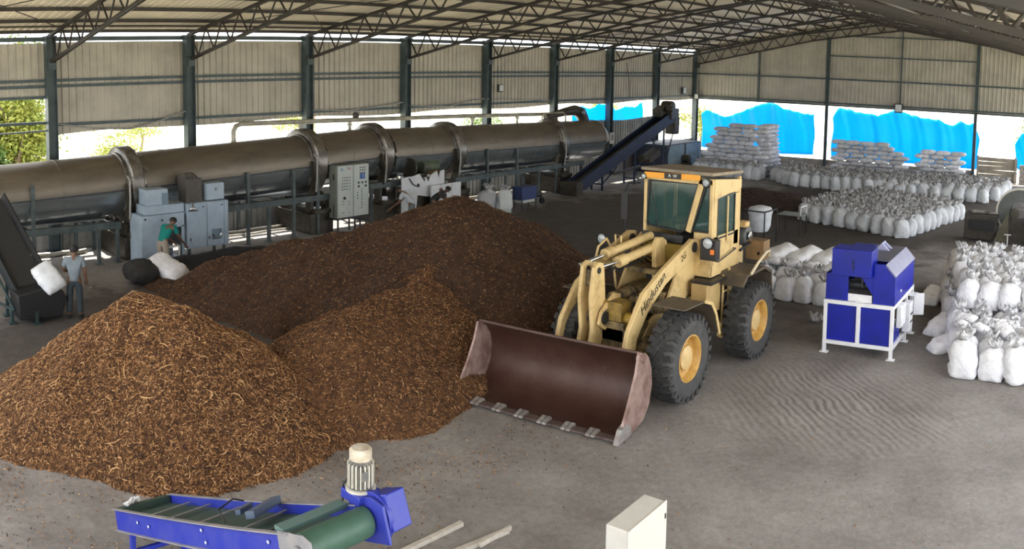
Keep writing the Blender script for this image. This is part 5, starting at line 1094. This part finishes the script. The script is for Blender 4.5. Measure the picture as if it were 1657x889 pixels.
# fittings high on the walls
def flood(x, y, z, axis, label, s=.3):
    K = Kit('flood_light', label, 'flood light', (x, y, z-.3))
    dx, dy = (.16, 0) if axis == 'x' else (0, -.16)
    K.p(MB().box((x+dx, y+dy, z), (.12 if axis == 'x' else s, s if axis == 'x' else .12, s*1.15)), 'housing', M_dark, bevel=.01)
    K.p(MB().box((x+dx*1.5, y+dy*1.5, z+.01), (.02 if axis == 'x' else s*.8, s*.8 if axis == 'x' else .02, s*.9)), 'glass', mat('lamp_pane', (.55, .58, .56), rough=.2))
    K.p(MB().bar((x, y, z-.12), (x+dx, y+dy, z-.12), .03), 'bracket', M_dark)
    K.p(MB().bar((x+.03, y, z+.1), (x+.03, y, z+1.0), .018), 'conduit', M_dark, bevel=0)
flood(.27, -19.1, 4.72, 'x', 'square flood light box on the long wall column above the middle of the drums')
flood(.0, -1.7, 4.35, 'x', 'square flood light high on the long wall near the far corner', .38)
flood(0.35, -.12, 3.98, 'y', 'small flood light on the corner column', .3)
flood(13.34, -.1, 3.92, 'y', 'flood light on the middle of the end wall over the widest tarpaulin', .46)
K = Kit('switch_box', 'pale switch box on a column beneath the blue tarpaulin beyond the drum', 'switch box', (.27, -9.8, 1.6))
K.p(MB().box((.30, -9.8, 1.92), (.08, .34, .6)), 'box', mat('switch_cream', (.55, .50, .44), rough=.5)); K.p(MB().box((.35, -9.8, 1.95), (.02, .16, .3)), 'face', M_grysd)
M_cab = mat('cable_pale', (.34, .34, .33), (.18, .18, .18), rough=.6, scale=4)
for pts, l in (([(.08, -39, 4.05), (.12, -37.8, 3.85), (.12, -36.5, 3.78), (.12, -35.4, 4.0), (.1, -34.4, 4.28)], 'loose pale cable sagging under the first full bay of wall sheeting'),
               ([(.1, -29.2, 4.1), (.12, -27.5, 4.02), (.12, -26, 4.12), (.1, -24.6, 4.25)], 'pale cable strung below the sheeting in the middle of the long wall'),
               ([(.1, -24.4, 4.1), (.12, -22, 4.0), (.12, -20.5, 4.22), (.1, -19.7, 4.25), (.12, -17, 4.15), (.1, -15, 4.05)], 'pale cable strung below the sheeting above the right drum'),
               ([(.1, -8.2, 6.0), (.1, -7.9, 5.0), (.1, -7.8, 4.0)], 'dark drooping wire on the wall sheet beyond the drum end')):
    tag(MB().tube(pts, .028 if 'pale' in l else .018, 6).build('wall_cable', M_cab if 'pale' in l else BLK), l, 'cable')
# ================================================================ SACKS
WVN = mat('woven_sack_near', (.88, .88, .90), (.66, .66, .70), rough=.7, scale=5, lo=.4, hi=.75, bump=1., bscale=9, rand=.10)
WVM = mat('sack_mouth_near', (.74, .74, .76), (.36, .35, .35), rough=.8, scale=14, lo=.4, hi=.6, bump=.4, bscale=20)
WM2 = mat('sack_mouth_far', (.56, .56, .57), (.18, .17, .16), rough=.8, scale=12, lo=.4, hi=.6)
def fold(rng, n=5): return [(rng.uniform(2, 8), rng.uniform(0, 6.28), rng.uniform(2, 11), rng.uniform(.008, .024)) for _ in range(n)]
def standing_mesh(seed, nu=22, nv=12, w=.255, d=.205, h=.66, slump=.0):
    rng = random.Random(seed); F_ = fold(rng); mb = MB()
    prof = [(0, .74), (.03, .92), (.12, 1.02), (.25, 1.06), (.4, 1.05), (.55, 1.03), (.7, 1.0), (.82, .93), (.91, .74), (.96, .46), (1.0, .26)]
    for t, r in prof:
        for k in range(nu):
            a = 2*PI*k/nu; c, s = math.cos(a), math.sin(a); e = .78 if t < .8 else 1
            x = abs(c)**e*(1 if c > 0 else -1); y = abs(s)**e*(1 if s > 0 else -1)
            wr = sum(am*math.sin(f*t*3+ph+kk*a*.5) for f, ph, kk, am in F_)
            pin = 1+.30*max(0, abs(c*s)*2-.55) if t < .06 else 1
            mb.v.append((x*w*r*pin*(1+wr*2)+slump*t*t, y*d*r*pin*(1+wr*2.4), t*h+wr*.4*t))
    for i in range(len(prof)-1):
        for k in range(nu): a = i*nu+k; b = i*nu+(k+1) % nu; mb.f.append((a, b, b+nu, a+nu))
    mb.f.append(tuple(range(nu))[::-1]); mb.f.append(tuple((len(prof)-1)*nu+k for k in range(nu)))
    return mb
def mouth_mesh(seed, w=.255, d=.205, h=.66, n=20, tall=.15, slump=0.):
    rng = random.Random(seed+50); mb = MB(); ph = rng.uniform(0, 6); lean = rng.uniform(-.05, .05), rng.uniform(-.05, .05)
    ring = [(.26, -.02, 0), (.30, .02, .02), (.52, .35, .16), (.56, .75, .26), (.50, 1.0, .30)]
    for r, t, am in ring:
        for k in range(n):
            a = 2*PI*k/n; q = 1+am*math.sin(a*5+ph)+am*.5*math.sin(a*9+ph*2)
            z = h+t*tall+am*.16*math.sin(a*7+ph*1.7)
            mb.v.append((math.cos(a)*w*r*q+lean[0]*t+slump, math.sin(a)*d*r*q+lean[1]*t, z))
    for i in range(len(ring)-1):
        for k in range(n): a = i*n+k; b = i*n+(k+1) % n; mb.f.append((a, b, b+n, a+n))
    return mb
def lying_mesh(seed, L=.84, W=.52, H=.25):
    rng = random.Random(seed); F_ = fold(rng); mb = MB(); nu, nv = 20, 12
    for i in range(nv+1):
        u = -1+2*i/nv; env = (1-abs(u)**4)**.5 if abs(u) < 1 else 0; env = max(env, .10); wid = .86+.14*(1-abs(u)**3)
        for k in range(nu):
            a = 2*PI*k/nu; wr = sum(am*math.sin(f*u*2+ph+kk*a*.5) for f, ph, kk, am in F_)
            c, s = math.cos(a), math.sin(a); y = abs(c)**.8*(1 if c > 0 else -1)*W/2*wid*(1+wr); z = abs(s)**.75*(1 if s > 0 else -1)*H/2*env*(1+wr*3)
            mb.v.append((u*L/2*(1-.03*abs(c)), y, z+H/2))
    for i in range(nv):
        for k in range(nu): a = i*nu+k; b = i*nu+(k+1) % nu; mb.f.append((a, a+nu, b+nu, b))
    mb.f.append(tuple(range(nu))); mb.f.append(tuple(nv*nu+k for k in range(nu))[::-1])
    return mb
def mk_stand(seed, near, slump=0.):
    o = standing_mesh(seed, slump=slump).build('standing_sack', WVN if near else WV, smooth=70)
    c = mouth_mesh(seed, slump=slump).build('sack_mouth', WVM if near else WM2, o, smooth=60, solid=.006)
    if near:
        MB().lathe([(.072, .645), (.084, .655), (.072, .665)], 14, (slump, 0, 0), cap=False).build('tie', mat('tie_string', (.2, .19, .18), rough=.8), o)
    return reg(o)
PR_N = [mk_stand(s, True, sl) for s, sl in ((1, 0), (2, .06), (3, -.05), (4, .1))]
PR_F = [mk_stand(s, False, sl) for s, sl in ((11, 0), (12, .05), (13, -.05))]
PR_L = [reg(lying_mesh(s).build('lying_sack', mat('woven_sack_stacked', (.84, .84, .86), (.55, .55, .58), rough=.7, scale=5, lo=.4, hi=.7, bump=.6, bscale=9, rand=.22), smooth=70)) for s in (21, 22, 23)]
PR_LN = [reg(lying_mesh(s, .86, .5, .30).build('lying_sack', WVN, smooth=70)) for s in (31, 32)]
used = set(); rs = random.Random(99)
def put(pool, x, y, z, rz, label, group, s=1., rx=0., ry=0.):
    src = rs.choice(pool)
    if src.name in used: o = copy_tree(src)
    else: used.add(src.name); o = src
    o.location = (x, y, z); o.rotation_euler = (rx, ry, rz); o.scale = (s*rs.uniform(.95, 1.05), s*rs.uniform(.95, 1.05), s*rs.uniform(.93, 1.08))
    return tag(o, label, 'sack', group)
J_ = lambda a: rs.uniform(-a, a)
# 1: tallest stack of lying sacks in the far left corner of the sack store
for l in range(12):
    z = l*.232; x0, x1 = 3.35+.08*max(0, l-4)+.04*l, 7.35-.05*max(0, l-8)
    n_ = max(2, round((x1-x0)/.80)-(l % 2)); off_ = .25*(l % 2)
    if l > 10: x0 += .5; n_ -= 1
    for k in range(n_): put(PR_L, x0+.4+off_+k*.80, -5.55+.03*l+J_(.03), z, J_(.08), 'flat white sack in the tallest stack, at the left before the blue tarpaulin', 'sacks lying in the tallest stack', 1.02)
    for k in range(3): put(PR_L, 7.1+J_(.04)-.02*l+.1, -4.85+k*.5, z, J_(.1), 'flat white sack in the tallest stack, at the left before the blue tarpaulin', 'sacks lying in the tallest stack', 1.0)
for r in range(2):
    for k in range(8): put(PR_F, 3.9+k*.51+J_(.03), -6.75+.5*r+J_(.03), 0, J_(.3), 'white sack standing at the foot of the tallest sack stack', 'sacks standing before the tallest stack', 1.1)
# 2: long row of standing sacks before the tarpaulins
for r in range(6):
    for k in range(22):
        x = 8.35+k*.555+.2*(r % 2); front = -7.75+(.0 if 10 < x < 14 else .0)+(.9*max(0, 9.9-x))
        if x > 14.2: front = -6.9
        y = front+r*.56+J_(.05)
        if y > -3.45: continue
        put(PR_F, x+J_(.05), y, 0, J_(.5), 'white tied sack standing in the long far row before the blue tarpaulins', 'sacks in the long far row', 1.03+.1*(rs.random()-.3), J_(.08), J_(.08))
for k in range(9): put(PR_F, 15.0+k*.58, -8.1+J_(.1), 0, J_(.5), 'white tied sack standing in the long far row before the blue tarpaulins', 'sacks in the long far row', 1.05, J_(.06), J_(.06))
# 3: two stacks of lying sacks
for (x0, x1, y, nl, lab, gp) in ((10.2, 14.5, -2.75, 9, 'flat white sack in the wider stack before the widest tarpaulin', 'sacks lying in the wider stack'), (15.0, 17.9, -2.75, 8, 'flat white sack in the narrower stack left of the end post', 'sacks lying in the narrower stack')):
    for l in range(nl):
        n_ = int((x1-x0)/.82)-(1 if l >= nl-2 and nl > 8 else 0)
        for k in range(n_):
            if l < 4 and k % 2: pass
            put(PR_L, x0+.45+.3*(l % 2)+k*.83, y+J_(.04), l*.232, J_(.08), lab, gp, 1.0)
# 4: block of standing sacks in the middle
for r in range(10):
    for k in range(9):
        t_ = k/8; x = 13.9+t_*4.35+.12*r+J_(.04); y = -16.55-t_*1.55+r*.56+J_(.05)
        put(PR_F, x, y, 0, J_(.5), 'white tied sack in the large block in the middle of the sack store', 'sacks in the large middle block', 1.06, J_(.05), J_(.05))
# 5: small group behind the loader
for k in range(5): put(PR_N, 16.95+.54*k+J_(.03), -27.75+.03*k+J_(.04), 0, J_(.6), 'white tied sack standing in the small group between loader and blue machine', 'sacks in the small group', .98, J_(.1), J_(.1))
for k in range(5): put(PR_N, 16.7+.54*k+J_(.04), -27.15+J_(.05), 0, J_(.6), 'white tied sack standing in the small group between loader and blue machine', 'sacks in the small group', 1.05, J_(.15), J_(.15))
for k in range(4): put(PR_N, 16.6+.55*k+J_(.04), -26.5+J_(.05), 0, J_(.6), 'white tied sack standing in the small group between loader and blue machine', 'sacks in the small group', 1.05, J_(.1), J_(.1))
for k, l in enumerate(('leftmost', 'middle', 'rightmost')):
    put(PR_LN, 16.85+.66*k, -26.35+.12*k, .66, 1.1+J_(.1), f'{l} of the three plump white sacks lying on top of the small group', None, 1.28, .0, -.25).pop('group', None)
for k in range(4): put(PR_LN, 17.0+.52*k, -27.0, .70, 1.3+J_(.4), 'limp emptier white sack dropped over the small group', 'limp sacks over the small group', .66, J_(.3), J_(.2))
tag(mouth_mesh(77, .3, .25, 0, tall=.16).build('empty_sack', WVM, smooth=60, solid=.006), 'small crumpled empty sack on the floor beside the front left leg of the blue machine', 'sack').location = (18.95, -29.2, 0.03)
# 6: the near heap of sacks at the right edge
def leftx(y): return 20.95+(-24.6-y)*.245
for r in range(13):
    y = -31.45+r*.57
    for k in range(6):
        x = leftx(y)+.25+k*.54+J_(.04)
        if x > 25.2: continue
        put(PR_N, x, y+.03*k*-1+J_(.05), 0, J_(.6), 'white tied sack standing on the floor in the near pile at the right edge', 'floor sacks of the near right pile', 1.0+.08*(rs.random()), J_(.08), J_(.08))
for r in range(8):
    y = -28.6+r*.55
    for k in range(6):
        x = leftx(y)+.45+k*.50+J_(.04)
        if x > 25: continue
        put(PR_N, x, y, .60, 1.57*(k % 2)*.1+J_(.4), 'white sack leaning in the upper tier of the near pile at the right edge', 'upper sacks of the near right pile', 1.0, -.30+J_(.12), .15+J_(.15))
for k, (x, y, z, a) in enumerate(((21.1, -26.2, .02, 1.5), (21.85, -28.7, .02, 1.2), (22.25, -29.95, .02, .7))):
    put(PR_LN, x, y, z, a, ('rearmost', 'middle', 'foremost')[k]+' slumped sack on the left flank of the near right pile', None, 1.0, .0, -.35).pop('group', None)
for k in range(7): put(PR_LN, 22.7+.42*(k % 4)+J_(.1), -30.6+.5*(k//4)+J_(.1), .66, J_(1.2), 'crumpled half-empty white sack lying over the near right pile', 'crumpled sacks over the near right pile', .62, J_(.35), J_(.35))
# 7: sacks beside the blue trolley, by the burner, on the belt
put(PR_F, 2.95, -22.7, 0, .3, 'white sack standing left of the small blue trolley', None, 1.35).pop('group', None)
put(PR_F, 3.5, -22.3, 0, .8, 'crumpled white sack touching the small blue trolley', None, 1.2, .1, .1).pop('group', None)
tag(lying_mesh(41, .95, .62, .34).build('lying_sack', WV, smooth=70), 'grey-white sack slumped on the foot of the belt conveyor, before the standing worker', 'sack')
o = [q for q in COL.objects if q.name.startswith('lying_sack')][-1]
o.location = (6.85, -41.75, .92); o.rotation_euler = (.5, .75, .6); o.scale = (.82, .9, .9)
tag(lying_mesh(43, 1.15, .75, .42).build('draped_sack', WVN, smooth=70), 'large white sack lying in front of the worker in teal', 'sack').location = (5.0, -37.75, .2)
bpy.data.objects['draped_sack'].rotation_euler = (.25, .42, .55)
tag(lying_mesh(44, 1.0, .8, .62).build('dark_bale', mat('bale_black', (.012, .011, .011), (.03, .028, .026), rough=.85, scale=4), smooth=70), 'black bulging bag beside the large white sack at the burner', 'bag').location = (4.9, -38.45, .02)
